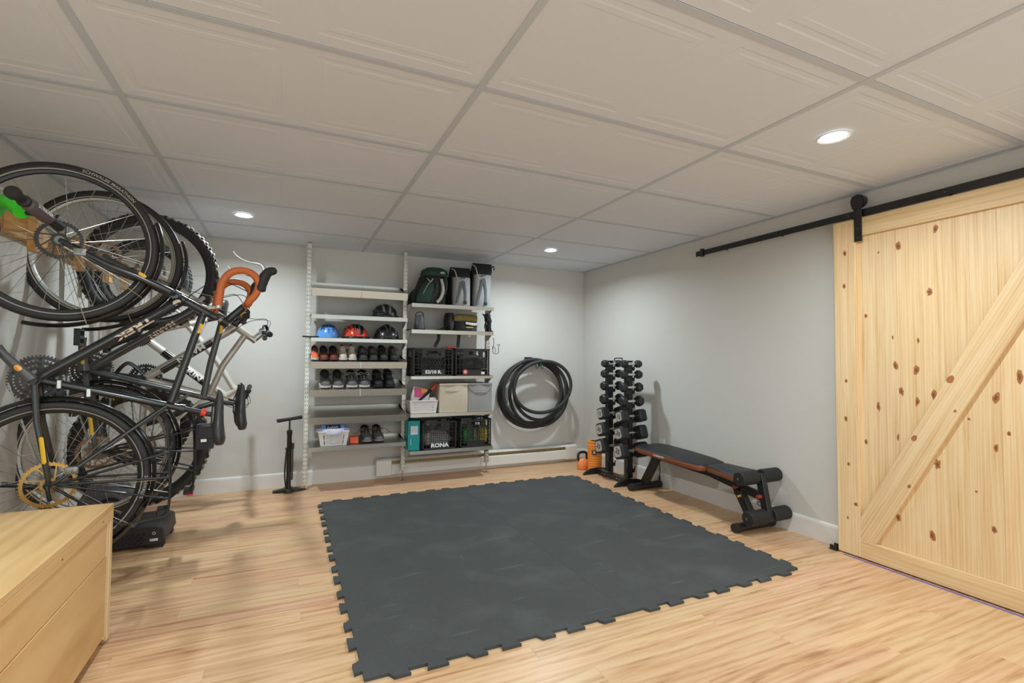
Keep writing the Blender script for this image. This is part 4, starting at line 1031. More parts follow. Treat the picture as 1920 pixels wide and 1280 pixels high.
def crank(B, f, h, arm_dir, ring_r, arm_mt, side=1, rings=3, pedal=True, arms=(True, True), ring_mt='ring_grey'):
    c = lambda l: B.p(f, h, l)
    sp = MB().cyl(c(-.075), c(.075), .018, 14).build('crankset', 'dark_alu', B.root, smooth=True)
    rg = MB()
    for k in range(rings):
        r = ring_r-k*.022; l0 = -.048+k*.007
        rg.lathe([(r, -.0015), (r, .0015), (r-.014, .0015), (r-.014, -.0015)], c(l0), B.L, 44, closed=True)
        e = B.F; g = B.U
        nt_ = int(r*2*pi/.0127)
        for t in range(nt_):
            a = 2*pi*t/nt_; rd = e*cos(a)+g*sin(a); rg.obox(c(l0)+rd*(r+.0025), rd*.004, B.L.cross(rd)*.0034, B.L*.0013)
        for t in range(5):
            a = 2*pi*t/5; rd = e*cos(a)+g*sin(a); rg.bar(c(l0)+rd*.016, c(l0)+rd*(r-.008), .014, up=B.L, wv=.003)
    rg.build('chainrings', ring_mt, sp)
    df, dh = arm_dir; Lm = .172
    for sg, on in ((1, arms[0]), (-1, arms[1])):
        if not on: continue
        l = sg*.075; e = B.p(f+sg*df*Lm, h+sg*dh*Lm, sg*.085)
        am = MB().tube([c(l), lerp(c(l), e, .3), lerp(c(l), e, .8), e], [.017, .013, .011, .014], 10, flat=(B.L, 1.5)).build('crank_arm', arm_mt, sp, smooth=True)
        if pedal:
            pc = B.p(f+sg*df*Lm, h+sg*dh*Lm, sg*.14)
            pm = MB().cyl(e, pc+B.L*(sg*.04), .006, 8)
            for q in (-1, 1): pm.obox(pc+B.F*(q*.036), B.F*.006, B.U*.012, B.L*.045)
            for q in (-1, 1): pm.obox(pc+B.L*(q*.045), B.F*.036, B.U*.011, B.L*.005)
            pm.obox(pc, B.F*.008, B.U*.012, B.L*.045)
            pm.build('pedal', 'black_plastic', sp)
    return sp
def chain(B, bb, r1, r2, l=-.045):
    """links as small plates along both runs between chainring and rear cog"""
    a = B.p(bb[0], bb[1], l); z = B.p(0, 0, l-.002); d = (z-a); up = B.L.cross(d.normalized())
    for sg in (1, -1):
        mb = MB(); p, q = a+up*sg*r1, z+up*sg*r2; k = int((q-p).length/.0127)
        for i in range(k):
            u, v = lerp(p, q, i/k), lerp(p, q, (i+1)/k); mb.bar(u, v, .009 if i % 2 else .006, up=B.L, wv=.006 if i % 2 else .004)
        mb.build('chain_run', 'alu_dull', B.root)
def fender(B, f, h, R, a0, a1, mt, n=26, w=.048, flare=0.0):
    rings = []; R0 = R
    for i in range(n+1):
        a = lerp(a0, a1, i/n); rd = B.F*cos(a)+B.U*sin(a); c = B.p(f, h); R = R0+flare*max(0, i/n-.72)**1.5
        rings.append([c+rd*(R-.014)+B.L*(-w/2), c+rd*R+B.L*(-w/2+.008), c+rd*(R+.004), c+rd*R+B.L*(w/2-.008), c+rd*(R-.014)+B.L*(w/2), c+rd*(R-.003)+B.L*(w/2-.008), c+rd*(R+.001), c+rd*(R-.003)+B.L*(-w/2+.008)])
    return MB().loft(rings).build('fender', mt, B.root, smooth=True, angle=50)
def stays(B, parent, f, h, R, angs, w=.048):
    mb = MB()
    for a in angs:
        rd = B.F*cos(a)+B.U*sin(a); c = B.p(f, h)
        for s in (-1, 1): mb.tube([c+B.L*s*.062+rd*.02, c+B.L*s*.05+rd*(R*.8), c+B.L*s*(w/2+.002)+rd*R], .0022, 6)
    mb.build('fender_stays', 'steel', parent)
def frame(B, S_, mt):
    """S_: bb, hb, ht (head bottom/top), sj (seat cluster), st (seat tube end), tt (top-tube joints), radii"""
    bb, hb, ht, sj, st = S_['bb'], S_['hb'], S_['ht'], S_['sj'], S_['st']
    r = S_.get('r', (.021, .017, .0165, .018)); mb = MB(); P = lambda q, l=0: B.p(q[0], q[1], l)
    mb.tube([P(S_.get('dtop', hb)), P(bb)], [r[0], r[0]], 12); mb.tube([P(S_['th']), P(S_.get('tm', lerp(V(S_['th']), V(S_['ts']), .5))), P(S_['ts'])], r[1], 12)
    mb.tube([P(bb), P(st)], r[2], 12); mb.tube([P(hb), P(ht)], r[3], 14)
    mb.cyl(P(bb, -.036), P(bb, .036), .023, 16)
    o = mb.build('frame', mt, B.root, smooth=True)
    ch = MB(); ss = MB()
    for s in (-1, 1):
        ch.tube([P(bb, s*.028), B.p(bb[0]*.6, bb[1]*.75, s*.040), B.p(.03, 0, s*.066), B.p(0, 0, s*.066)], [.014, .013, .010, .008], 10)
        ss.tube([P(sj, s*.018), B.p(lerp(sj[0], 0, .3), lerp(sj[1], 0, .3), s*.044), B.p(.012, .028, s*.066), B.p(0, 0, s*.066)], [.009, .008, .008, .008], 10)
    ch.build('chainstays', mt, o, smooth=True); ss.build('seatstays', mt, o, smooth=True)
    return o
def fork(B, hb, ht, fa, mt, r=(.017, .016, .010), rake=True):
    ax = (V((hb[0], hb[1]))-V((ht[0], ht[1]))).normalized()
    B.steer = (B.F*ax[0]+B.U*ax[1]).normalized()
    cr = V(hb)+ax*.022; mb = MB()
    k = V(fa); mid = lerp(cr, k, .55)
    for s in (-1, 1):
        m_ = mid+(ax.orthogonal() if False else V((-ax[1], ax[0])))*(.0)
        mb.tube([B.p(cr[0], cr[1], s*.030), B.p(cr[0]+ax[0]*.02, cr[1]+ax[1]*.02, s*.050), B.p(lerp(cr[0], mid[0], .6)+ax[0]*.01, lerp(cr[1], mid[1], .6)+ax[1]*.014, s*.056), B.p(mid[0]-.004, mid[1]-.016 if rake else mid[1], s*.058), B.p(lerp(mid[0], k[0], .6), lerp(mid[1], k[1], .6)-(.010 if rake else 0), s*.058), B.p(k[0], k[1], s*.058)], [.014, r[0], r[0], r[1], lerp(r[1], r[2], .6), r[2]], 12, flat=(B.L, 1.0))
    mb.tube([B.p(cr[0], cr[1], -.044), B.p(cr[0], cr[1], .044)], .020, 12)
    return mb.build('fork', mt, B.root, smooth=True)
def cables(B, runs, r=.0022):
    mb = MB()
    for q in runs: mb.tube(spline([B.p(*a) for a in q], 8), r, 6)
    return mb.build('cables', 'black_rubber', B.root, smooth=True)
def flat_bar(B, c, half, grip_mt, sweep=(0, 0), clamp=.016, bar_mt='black_metal', collar=None, levers=True):
    f, h = c
    hb_ = MB().tube(spline([B.p(f+sweep[0], h+sweep[1], half), B.p(f+sweep[0]*.5, h+sweep[1]*.6, half*.5), B.p(f, h, .05), B.p(f, h, -.05), B.p(f+sweep[0]*.5, h+sweep[1]*.6, -half*.5), B.p(f+sweep[0], h+sweep[1], -half)], 5), .0125, 10).build('handlebar', bar_mt, B.root, smooth=True)
    for s in (-1, 1):
        a = B.p(f+sweep[0], h+sweep[1], s*half); b = B.p(f+sweep[0]*.62, h+sweep[1]*.7, s*(half-.13))
        d = (b-a).normalized()
        MB().tube([a-d*.004, a, a+d*.012, a+d*.03, b-d*.01, b], [.012, .018, .0175, .0155, .0165, .018], 12).build('grip', grip_mt, hb_, smooth=True)
        if collar: MB().cyl(b, b+d*.014, .0195, 14).build('lock_collar', collar, hb_, smooth=True)
        if levers:
            q = b+d*.04
            lv = MB(); lv.cyl(q-d*.012, q+d*.012, .019, 12); lv.tube(spline([q+B.F*.022, q+B.F*.045-B.U*.012-d*.02, q+B.F*.05-B.U*.03-d*.07, q+B.F*.042-B.U*.035-d*.11], 5), [.010]*6+[.006]*10, 8)
            lv.obox(q+d*.03-B.U*.02, d*.018, B.F*.012, B.U*.012)
            lv.build('brake_lever', 'dark_alu', hb_, smooth=True)
    return hb_

# ---- bicycle 1: black touring bike, orange drop bars
A1 = -.15
b1 = Bike('touring_bicycle', 'black touring bicycle with orange taped drop handlebars, nearest of the hanging bikes', (-.89-.03*cos(A1), 2.72-.03*.149, .562), A1, True, -.372)
bb, hb, ht = (.447, -.062), (.838, .442), (.748, .600)
fr = frame(b1, dict(bb=bb, hb=hb, ht=ht, sj=(.315, .405), st=(.296, .470), th=(.775, .545), ts=(.330, .420), dtop=(.826, .455), r=(.0235, .0175, .0165, .0195)), 'frame_black')
fk = fork(b1, hb, ht, (1.052, .004), 'frame_black')
b1.text('lettering', 'TREK', (.762, .377), (.597, .162), .040, .0245, 'decal', fr, sx=1.75, bold=.0016)
for d_ in ((.812, .432),):
    b1.patch('decal_block', (d_[0], d_[1]), .028, .0237, 'decal', fr, (-.39, -.50), .034)
b1.patch('reflector', (.690, .530), .018, .0175, 'yellow', fr, (-1, -.28), .050)
b1.patch('reflector', (.925, .298, .056), .016, .0172, 'yellow', fk, (.55, -.83), .034)
b1.patch('reflector', (.150, -.020, .058), .016, .0115, 'yellow', fr, (-1, .12), .115)
b1.wheel('front_wheel', 1.052, .004, .352, .0205, 'black_metal', 32, stripe=True, rotor='ring_grey', letters=('SCHWALBE MARATHON', .020, 'stripe', 1.05), turn=-.0)
b1.wheel('rear_wheel', 0, 0, .352, .0205, 'black_metal', 32, stripe=True, rotor='gold_rotor', cass=True, letters=('SCHWALBE', .020, 'stripe', -.18))
ff = fender(b1, 1.052, .004, .370, radians(68), radians(198), 'black_gloss', n=34, flare=.10)
stays(b1, ff, 1.052, .004, .370, [radians(165), radians(128)])
rf = fender(b1, 0, 0, .370, radians(-52), radians(150), 'black_gloss', n=36)
stays(b1, rf, 0, 0, .370, [radians(95), radians(128)])
crank(b1, bb[0], bb[1], (.78, -.62), .100, 'frame_grey', arms=(True, True))
b1.patch('reflector', (.498, -.100, .083), .022, .014, 'amber', b1.root, (.78, -.62), .028)
chain(b1, bb, .098, .035)
b1.tube('rear_derailleur', [(-.012, -.02, -.05), (-.03, -.06, -.06), (-.01, -.12, -.06), (.0, -.17, -.055)], [.012, .014, .010, .012], 'black_plastic')
MB().tube([b1.p(.296, .470), b1.p(.270, .555), b1.p(.262, .590)], .0136, 12).build('seatpost', 'black_metal', b1.root, smooth=True)
MB().cyl(b1.p(.300, .455), b1.p(.295, .475), .021, 14).build('seat_clamp', 'frame_black', b1.root, smooth=True)
tl_ = MB().cyl(b1.p(.277, .545), b1.p(.270, .565), .019, 14).build('rear_light', 'red', b1.root, smooth=True)
saddle(b1, .245, .628, .275, .148)
# bars, stem, bar-end shifters
stm = MB().tube([b1.p(.742, .612), b1.p(.712, .662)], .017, 12).build('steerer_spacers', 'alu_dull', b1.root, smooth=True)
MB().tube([b1.p(.728, .640), b1.p(.812, .722)], .018, 12).tube([b1.p(.718, .655), b1.p(.738, .625)], .023, 14).build('stem', 'black_metal', b1.root, smooth=True)
hbm = MB().tube([b1.p(.812, .726, -.09), b1.p(.812, .726, .09)], .0155, 12).build('handlebar', 'black_metal', b1.root, smooth=True)
for s in (1, -1):
    pts = spline([b1.p(.812, .726, s*.09), b1.p(.812, .727, s*.175), b1.p(.822, .730, s*.196), b1.p(.860, .757, s*.202), b1.p(.910, .768, s*.203), b1.p(.952, .744, s*.205), b1.p(.968, .695, s*.208), b1.p(.950, .645, s*.211), b1.p(.900, .612, s*.215), b1.p(.84, .603, s*.220), b1.p(.79, .598, s*.224)], 5)
    MB().tube(pts, .0172, 14).build('bar_tape', 'bar_tape', hbm, smooth=True)
    MB().tube([b1.p(.812, .726, s*.088), b1.p(.812, .726, s*.094)], .0176, 14).build('finishing_tape', 'decal_white', hbm, smooth=True)
    hd = MB().tube(spline([b1.p(.872, .776, s*.203), b1.p(.905, .780, s*.203), b1.p(.950, .795, s*.203), b1.p(.978, .818, s*.203), b1.p(.975, .848, s*.203)], 4), [.014]+[.024]*4+[.025]*4+[.023]*3+[.020]*3+[.014]*1+[.007]*1, 12).build('brake_hood', 'black_rubber', hbm, smooth=True)
    MB().tube(spline([b1.p(.975, .792, s*.203), b1.p(1.008, .775, s*.205), b1.p(1.015, .715, s*.208), b1.p(1.035, .672, s*.212), b1.p(1.056, .655, s*.214)], 5), [.005]*8+[.0032]*9+[.0025]*4, 8, flat=(b1.L, 1.6)).build('brake_lever', 'steel', hbm, smooth=True)
    sh_ = MB().tube([b1.p(.795, .599, s*.224), b1.p(.776, .597, s*.225)], .015, 12).tube([b1.p(.782, .592, s*.226), b1.p(.775, .565, s*.228), b1.p(.786, .535, s*.228)], [.008, .0065, .004], 8).build('bar_end_shifter', 'alu', hbm, smooth=True)
cables(b1, [[(.87, .72, .19), (.92, .60, .13), (.86, .50, .06), (.80, .44, .03), (.62, .20, .024), (.47, -.02, .024)], [(.79, .60, .215), (.74, .55, .17), (.80, .46, .06), (.79, .41, .0245), (.60, .17, .0245), (.45, -.04, .0245)], [(.78, .60, -.2), (.83, .53, -.10), (.80, .46, .0), (.86, .42, .05), (.98, .16, .066), (1.04, .05, .066)]])
# disc calipers and front quick release
for f, h in ((.055, .075), (1.005, .075)):
    MB().obox(b1.p(f, h, .062), b1.F*.015, b1.U*.022, b1.L*.014).cyl(b1.p(f, h+.01, .06), b1.p(f, h+.01, .080), .010, 12).build('brake_caliper', 'alu_dull', b1.root, smooth=True, bevel=.003)
MB().cyl(b1.p(0, 0, .066), b1.p(0, 0, .082), .013, 12).tube([b1.p(0, 0, .084), b1.p(-.02, .005, .088), b1.p(-.062, .012, .086)], [.010, .007, .008], 8).build('skewer_lever', 'black_metal', b1.root, smooth=True)
# rear rack with tail light
rk_ = MB(); rd_ = .0055
for s in (-1, 1):
    rk_.tube(spline([b1.p(.232, .392, s*.055), b1.p(.21, .410, s*.055), b1.p(.0, .425, s*.055), b1.p(-.16, .425, s*.055), b1.p(-.195, .410, s*.055), b1.p(-.205, .36, s*.055), b1.p(-.21, .25, s*.06)], 5), rd_, 8)
    for q in ((.10, .425), (-.02, .425), (-.12, .425)): rk_.tube([b1.p(.0, .03, s*.072), b1.p(q[0], q[1], s*.055)], rd_, 8)
    rk_.tube([b1.p(-.21, .25, s*.06), b1.p(-.01, .02, s*.072)], rd_, 8)
    rk_.tube([b1.p(.232, .392, s*.055), b1.p(.29, .405, s*.022)], .004, 6)
for f in (.19, .12, .05, -.03, -.11, -.165): rk_.tube([b1.p(f, .425, -.055), b1.p(f, .425, .055)], .0045, 8)
rko = rk_.build('rear_rack', 'black_metal', b1.root, smooth=True)
MB().obox(b1.p(-.185, .400, 0), b1.F*.012, b1.U*.022, b1.L*.048).build('light_mount', 'black_plastic', rko, bevel=.003)
MB().obox(b1.p(-.198, .400, .012), b1.F*.006, b1.U*.018, b1.L*.03).build('tail_light', 'red', rko, bevel=.003)
# bottle cage band clamps on the seat tube
for f, h in ((.385, .115), (.425, .015)):
    MB().obox(b1.p(f, h, .012), b1.F*.019, b1.U*.008, b1.L*.010).build('clamp', 'alu', b1.root, bevel=.002)

# ---- bicycle 2: grey touring bike, flat bar
A2 = -.10
b2 = Bike('touring_bicycle', 'dark grey touring bicycle with flat bar and small bag, second of the hanging bikes', (-.86-.04, 3.2, .612), A2, True, -.370)
bb, hb, ht = (.425, -.055), (.800, .430), (.710, .590)
fr = frame(b2, dict(bb=bb, hb=hb, ht=ht, sj=(.285, .400), st=(.262, .490), th=(.722, .555), tm=(.46, .500), ts=(.265, .470), dtop=(.785, .440), r=(.023, .0175, .0165, .0195)), 'frame_grey')
fk = fork(b2, hb, ht, (1.03, .004), 'frame_grey')
b2.text('lettering', 'MARIN', (.74, .38), (.56, .15), .034, .024, 'decal', fr, sx=1.35, bold=.0012)
b2.patch('reflector', (.66, .548), .018, .0175, 'yellow', fr, (-1, -.12), .046)
b2.patch('reflector', (.14, -.018, .058), .016, .0115, 'yellow', fr, (-1, .12), .10)
b2.wheel('front_wheel', 1.03, .004, .350, .022, 'alu', 32, stripe=True, rotor='rusty_rotor', turn=-.10)
b2.wheel('rear_wheel', 0, 0, .350, .022, 'alu', 32, stripe=True, rotor='rusty_rotor', cass=True)
ff = fender(b2, 1.03, .004, .370, radians(70), radians(192), 'black_gloss', n=34, flare=.24); stays(b2, ff, 1.03, .004, .370, [radians(160)])
rf = fender(b2, 0, 0, .370, radians(-50), radians(150), 'black_gloss', n=36); stays(b2, rf, 0, 0, .370, [radians(95), radians(125)])
cs = crank(b2, bb[0], bb[1], (.98, -.05), .098, 'frame_grey')
b2.patch('reflector', (.50, -.058, .080), .014, .014, 'yellow', cs, (.98, -.05), .085)
chain(b2, bb, .096, .035)
MB().tube([b2.p(.262, .490), b2.p(.235, .560), b2.p(.222, .625)], .0136, 12).build('seatpost', 'black_metal', b2.root, smooth=True)
saddle(b2, .205, .672, .275, .150)
MB().tube([b2.p(.722, .585), b2.p(.69, .64)], .017, 12).build('steerer_spacers', 'black_metal', b2.root, smooth=True)
MB().tube([b2.p(.70, .622), b2.p(.745, .662)], .019, 12).build('stem', 'black_metal', b2.root, smooth=True)
hb2 = flat_bar(b2, (.748, .662), .255, 'black_rubber', (-.02, .01))
for s in (1, -1): MB().cyl(b2.p(.744, .664, s*.09), b2.p(.744, .664, s*.105), .019, 14).build('reflective_band', 'yellow', hb2, smooth=True)
cables(b2, [[(.78, .69, .14), (.86, .66, .10), (.84, .54, .04), (.76, .42, .026), (.5, .06, .025)], [(.78, .69, -.14), (.88, .62, -.06), (.85, .5, .03), (.92, .25, .066), (1.0, .06, .066)]])
MB().tube(spline([b2.p(.41, .07, .012), b2.p(.45, .10, .03), b2.p(.46, .13, .02), b2.p(.40, .19, .012)], 6), .010, 8).build('bottle_cage', 'black_gloss', b2.root, smooth=True)
bell = MB().lathe([(.026, 0), (.024, .010), (.014, .018), (.002, .020)], b2.p(.765, .672, .05), b2.L, 18).build('bell', 'black_metal', hb2, smooth=True)
rk_ = MB()
for s in (-1, 1):
    rk_.tube(spline([b2.p(.20, .392, s*.055), b2.p(.18, .420, s*.055), b2.p(.0, .435, s*.055), b2.p(-.20, .435, s*.055), b2.p(-.25, .42, s*.05), b2.p(-.265, .39, s*.05)], 5), .0055, 8)
    for q in (.09, -.03, -.14): rk_.tube([b2.p(0, .03, s*.072), b2.p(q, .435, s*.055)], .0055, 8)
for f in (.15, .07, -.02, -.11, -.19, -.25): rk_.tube([b2.p(f, .435, -.055), b2.p(f, .435, .055)], .0045, 8)
rko = rk_.build('rear_rack', 'black_metal', b2.root, smooth=True)
MB().obox(b2.p(-.262, .41, 0), b2.F*.012, b2.U*.022, b2.L*.05).build('light_mount', 'black_plastic', rko, bevel=.003)
MB().obox(b2.p(-.275, .42, .02), b2.F*.006, b2.U*.016, b2.L*.03).build('tail_light', 'red', rko, bevel=.003)
mat('bag_navy', srgb(52, 50, 56), .75, var=.15)
bg = MB().obox(b2.p(.045, .485, .02), b2.F*.068, b2.U*.046, b2.L*.065).build('rack_bag', 'bag_navy', b2.root, smooth=True, bevel=.014)
MB().obox(b2.p(.075, .492, .087), b2.F*.036, b2.U*.040, b2.L*.004).build('flap', 'bag_navy', bg, bevel=.003)
MB().obox(b2.p(.03, .480, .090), b2.F*.008, b2.U*.014, b2.L*.003).build('reflective_tab', 'alu', bg)
MB().obox(b2.p(.015, .490, .088), b2.F*.022, b2.U*.010, b2.L*.004).build('strap', 'black_rubber', bg)

# ---- bicycle 3: silver mountain bike with yellow-lettered knobby tires
A3 = -.08
b3 = Bike('mountain_bicycle', 'silver and black mountain bicycle with blue grip collars and yellow-lettered knobby tires', (-.80, 3.62, .555), A3, True, -.37)
bb, hb, ht = (.42, .0), (.775, .470), (.690, .580)
fr = frame(b3, dict(bb=bb, hb=hb, ht=ht, sj=(.31, .345), st=(.27, .455), th=(.705, .545), tm=(.50, .420), ts=(.315, .350), dtop=(.755, .485), r=(.026, .020, .018, .023)), 'frame_silver')
MB().tube([b3.p(.66, .355), b3.p(.47, .085)], .0275, 14).build('down_tube_wrap', 'black_gloss', fr, smooth=True)
b3.text('lettering', 'MARIN', (.655, .350), (.505, .135), .046, .0277, 'decal_white', fr, sx=1.25, bold=.0016)
fk = fork(b3, hb, ht, (1.085, .02), 'frame_silver', r=(.017, .021, .018), rake=False)
MB().tube([b3.p(.90, .27, -.075), b3.p(.935, .30, -.05), b3.p(.935, .30, .05), b3.p(.90, .27, .075)], .014, 10).build('fork_arch', 'frame_silver', fk, smooth=True)
b3.wheel('front_wheel', 1.085, .02, .362, .030, 'black_metal', 32, knob='dusty', rotor='rusty_rotor', letters=('MAXXIS', .034, 'yellow', .72), turn=-.06)
b3.wheel('rear_wheel', 0, .0, .362, .030, 'black_metal', 32, knob='dusty', rotor='rusty_rotor', cass=True, letters=('MAXXIS', .034, 'yellow', 1.85))
crank(b3, bb[0], bb[1], (.2, -.97), .085, 'black_metal', rings=2, ring_mt='dark_alu'); chain(b3, bb, .083, .035)
MB().tube([b3.p(.27, .455), b3.p(.25, .51)], .0150, 12).build('seatpost', 'black_metal', b3.root, smooth=True)
saddle(b3, .235, .525, .27, .14)
MB().tube([b3.p(.69, .58), b3.p(.665, .612)], .021, 12).build('steerer_spacers', 'alu', b3.root, smooth=True)
MB().tube([b3.p(.675, .598), b3.p(.735, .66)], .021, 12).build('stem', 'alu', b3.root, smooth=True)
flat_bar(b3, (.735, .665), .33, 'black_rubber', (-.035, .015), bar_mt='alu', collar='blue')
cables(b3, [[(.73, .67, .16), (.80, .69, .10), (.80, .58, .04), (.72, .46, .03)], [(.73, .67, -.16), (.82, .68, -.08), (.82, .56, .03), (.90, .3, .07)]])

# ---- bicycle 4: white child's mountain bike hung by its rear wheel, bars low
A4 = -.05
b4 = Bike('mountain_bicycle', 'small white mountain bicycle hung by its rear wheel, handlebars low beside the saddles', (-.90, 4.02, 1.645), A4, False, 1.27)
bb, hb, ht = (.385, -.02), (.755, .50), (.845, .615)
fr = frame(b4, dict(bb=bb, hb=(.835, .485), ht=(.760, .585), sj=(.30, .275), st=(.268, .375), th=(.780, .560), tm=(.56, .44), ts=(.315, .260), dtop=(.825, .505), r=(.026, .021, .018, .023)), 'frame_white')
MB().tube([b4.p(.44, .31), b4.p(.345, .335), b4.p(.275, .36)], .013, 10).build('gusset', 'frame_white', fr, smooth=True)
MB().tube([b4.p(.745, .400), b4.p(.50, .115)], .0275, 14).build('down_tube_wrap', 'black_gloss', fr, smooth=True)
b4.text('lettering', 'MARIN', (.545, .165), (.715, .365), .052, .0277, 'decal_white', fr, sx=1.35, bold=.002)
fk = fork(b4, (.835, .485), (.760, .585), (1.0, .02), 'black_metal', r=(.016, .020, .016), rake=False)
b4.wheel('rear_wheel', 0, 0, .272, .027, 'black_metal', 28, knob=True, rotor=None, cass='dark')
b4.wheel('front_wheel', 1.0, .02, .272, .027, 'black_metal', 28, knob=True)
crank(b4, bb[0], bb[1], (-.5, .85), .078, 'black_metal', rings=1, ring_mt='black_metal'); chain(b4, bb, .076, .04)
MB().tube([b4.p(.268, .375), b4.p(.245, .46)], .014, 12).build('seatpost', 'black_metal', b4.root, smooth=True)
saddle(b4, .235, .48, .24, .14)
MB().tube([b4.p(.77, .572), b4.p(.745, .60)], .018, 12).build('steerer_spacers', 'black_metal', b4.root, smooth=True)
MB().tube([b4.p(.752, .592), b4.p(.795, .635)], .018, 12).build('stem', 'frame_white', b4.root, smooth=True)
flat_bar(b4, (.798, .638), .29, 'black_rubber', (-.03, .015))
cables(b4, [[(.80, .64, .12), (.88, .66, .08), (.90, .56, .03), (.82, .45, .03)], [(.80, .64, -.12), (.90, .64, -.05), (.88, .5, -.03), (.7, .34, -.03)]])

# ---- wooden wall rack behind the bikes
wr = thing('bike_wall_rack', (XL, 3.2, 1.72), 'wooden rail with short stub arms for hanging the bicycles', 'bike rack')
MB().box(0, .038, -.95, 1.2, -.045, .045).build('rail', 'lumber', wr, bevel=.002)
for y_ in (2.86, 3.38, 3.84, 4.20):
    d = y_-3.2
    a_ = MB().box(.0385, .125, d-.019, d+.019, -.045, .045).build('stub_arm', 'lumber', wr, bevel=.002)
    MB().box(.126, .162, d-.030, d+.030, -.135, .050).build('stop_block', 'lumber', a_, bevel=.002)
    MB().tube(spline([(.12, d+.03, .02), (.19, d+.03, .03), (.215, d+.03, .055)], 5), .006, 8).build('hook', 'black_rubber', a_, smooth=True)
# ---- balance bike hanging at the frame's edge: padded bar and grip show
bk = thing('balance_bike', (-1.00, 2.40, 1.56), 'lime green balance bike hung high at the left, its padded bar pointing out', 'bicycle')
q = lambda x, y, z: (x+1.00, y-2.40, z-1.56)
hbk = MB().tube([q(-.883, 2.20, 1.679), q(-.862, 2.32, 1.654), q(-.835, 2.46, 1.623)], .011, 10).build('handlebar', 'black_metal', bk, smooth=True)
d_ = (V(q(-.835, 2.46, 1.623))-V(q(-.883, 2.20, 1.679))).normalized(); g0 = V(q(-.883, 2.20, 1.679))
MB().lathe([(.012, -.008), (.021, -.007), (.024, -.002), (.024, .012), (.018, .016), (.016, .05), (.022, .056), (.022, .064), (.014, .066)], g0, d_, 20).build('grip', 'black_rubber', hbk, smooth=True)
pd = MB().lathe([(.016, .075), (.022, .080), (.024, .088), (.024, .185), (.022, .193), (.014, .197)], g0, d_, 22).build('bar_pad', 'pad_fabric', hbk, smooth=True)
MB().lathe([(.018, .20), (.019, .24), (.019, .262), (.014, .268)], g0, d_, 18).build('lower_sleeve', 'black_rubber', hbk, smooth=True)
side = V((.35, -.75, .55)); side = (side-d_*side.dot(d_)).normalized(); up_ = side.cross(d_).normalized()
for off in (-.50, .38):
    vs, fs = text_geo('STRIDER', .022, .0008, 1.0, 7); out = []
    for x, y_ in vs:
        t = off+y_/.024; out.append(g0+d_*(.137+x)+(side*cos(t)+up_*sin(t))*.0247)
    MB().add(out, fs).build('lettering', 'decal_white', pd)
MB().tube(spline([q(-.93, 2.40, 1.66), q(-.98, 2.44, 1.70), q(-1.04, 2.50, 1.70), q(-1.10, 2.56, 1.66)], 5), .030, 12).build('frame', 'green_plastic', bk, smooth=True)
MB().tube([q(-.835, 2.37, 1.645), q(-.93, 2.42, 1.665)], .012, 10).build('stem', 'black_metal', bk, smooth=True)
MB().torus(q(-1.10, 2.44, 1.60), (.25, 1, 0), .088, .016, 40, 10).build('wheel', 'tire', bk, smooth=True)
MB().lathe([(.074, -.006), (.074, .006), (.01, .012), (.01, -.012)], q(-1.10, 2.44, 1.60), (.25, 1, 0), 24).build('wheel_disc', 'black_plastic', bk)
# ------------------------------------------------------------------ dumbbell rack
RX, RY = 2.83, 3.64
rk = thing('dumbbell_rack', (RX, RY, 0), 'black upright dumbbell tower rack in the back right corner', 'dumbbell rack')
YA, YBk = -.14, .14                       # the two columns, nearer and farther
TZ = [1.063, .968, .854, .730, .598, .450, .295]
def post_(yc):
    p = MB().box(-.024, .024, yc-.030, yc-.026, .06, 1.10).box(-.024, -.020, yc-.030, yc+.030, .06, 1.10).box(.020, .024, yc-.030, yc+.030, .06, 1.10).build('upright', 'black_metal', rk)
    for zt_ in TZ+[.155]:
        # hooked cradle plates left and right of the upright
        for sx in (-1, 1):
            pr = [(0, -.045), (.012, -.050), (.024, -.036), (.022, -.010), (.030, .004), (.024, .010), (.012, -.012), (0, -.014)]
            MB().prism([(sx*(.024+a), b) for a, b in pr], (0, yc-.034, zt_), (1, 0, 0), (0, 0, 1), (0, .004, 0)).build('cradle', 'black_metal', p)
    return p
post_(YA); post_(YBk)
MB().box(-.022, .022, YA-.05, YBk+.05, 1.10, 1.106).build('top_plate', 'black_metal', rk, bevel=.002)
MB().tube([(0, YA*.4, 1.105), (0, YA*.4, 1.128), (0, YBk*.4, 1.128), (0, YBk*.4, 1.105)], .005, 8).build('carry_handle', 'black_metal', rk, smooth=True)
bb_ = MB().box(-.048, .018, -.17, .27, .046, .052).box(-.050, -.046, -.17, .27, .010, .052).build('base_beam', 'black_metal', rk)
for y_ in (-.13, -.09, .09, .13): MB().lathe([(.007, 0), (.007, .004), (.004, .006)], (-.050, y_+.05, .032), (-1, 0, 0), 8).build('bolt', 'alu_dull', bb_)
for y_ in (-.19, .29):
    pr = [(-.19, 0), (.16, 0), (.16, .025), (.06, .052), (-.03, .060), (-.10, .054), (-.155, .034), (-.185, .012)]
    MB().prism(pr, (0, y_-.004, 0), (1, 0, 0), (0, 0, 1), (0, .022, 0)).build('foot', 'black_metal', rk, bevel=.002)
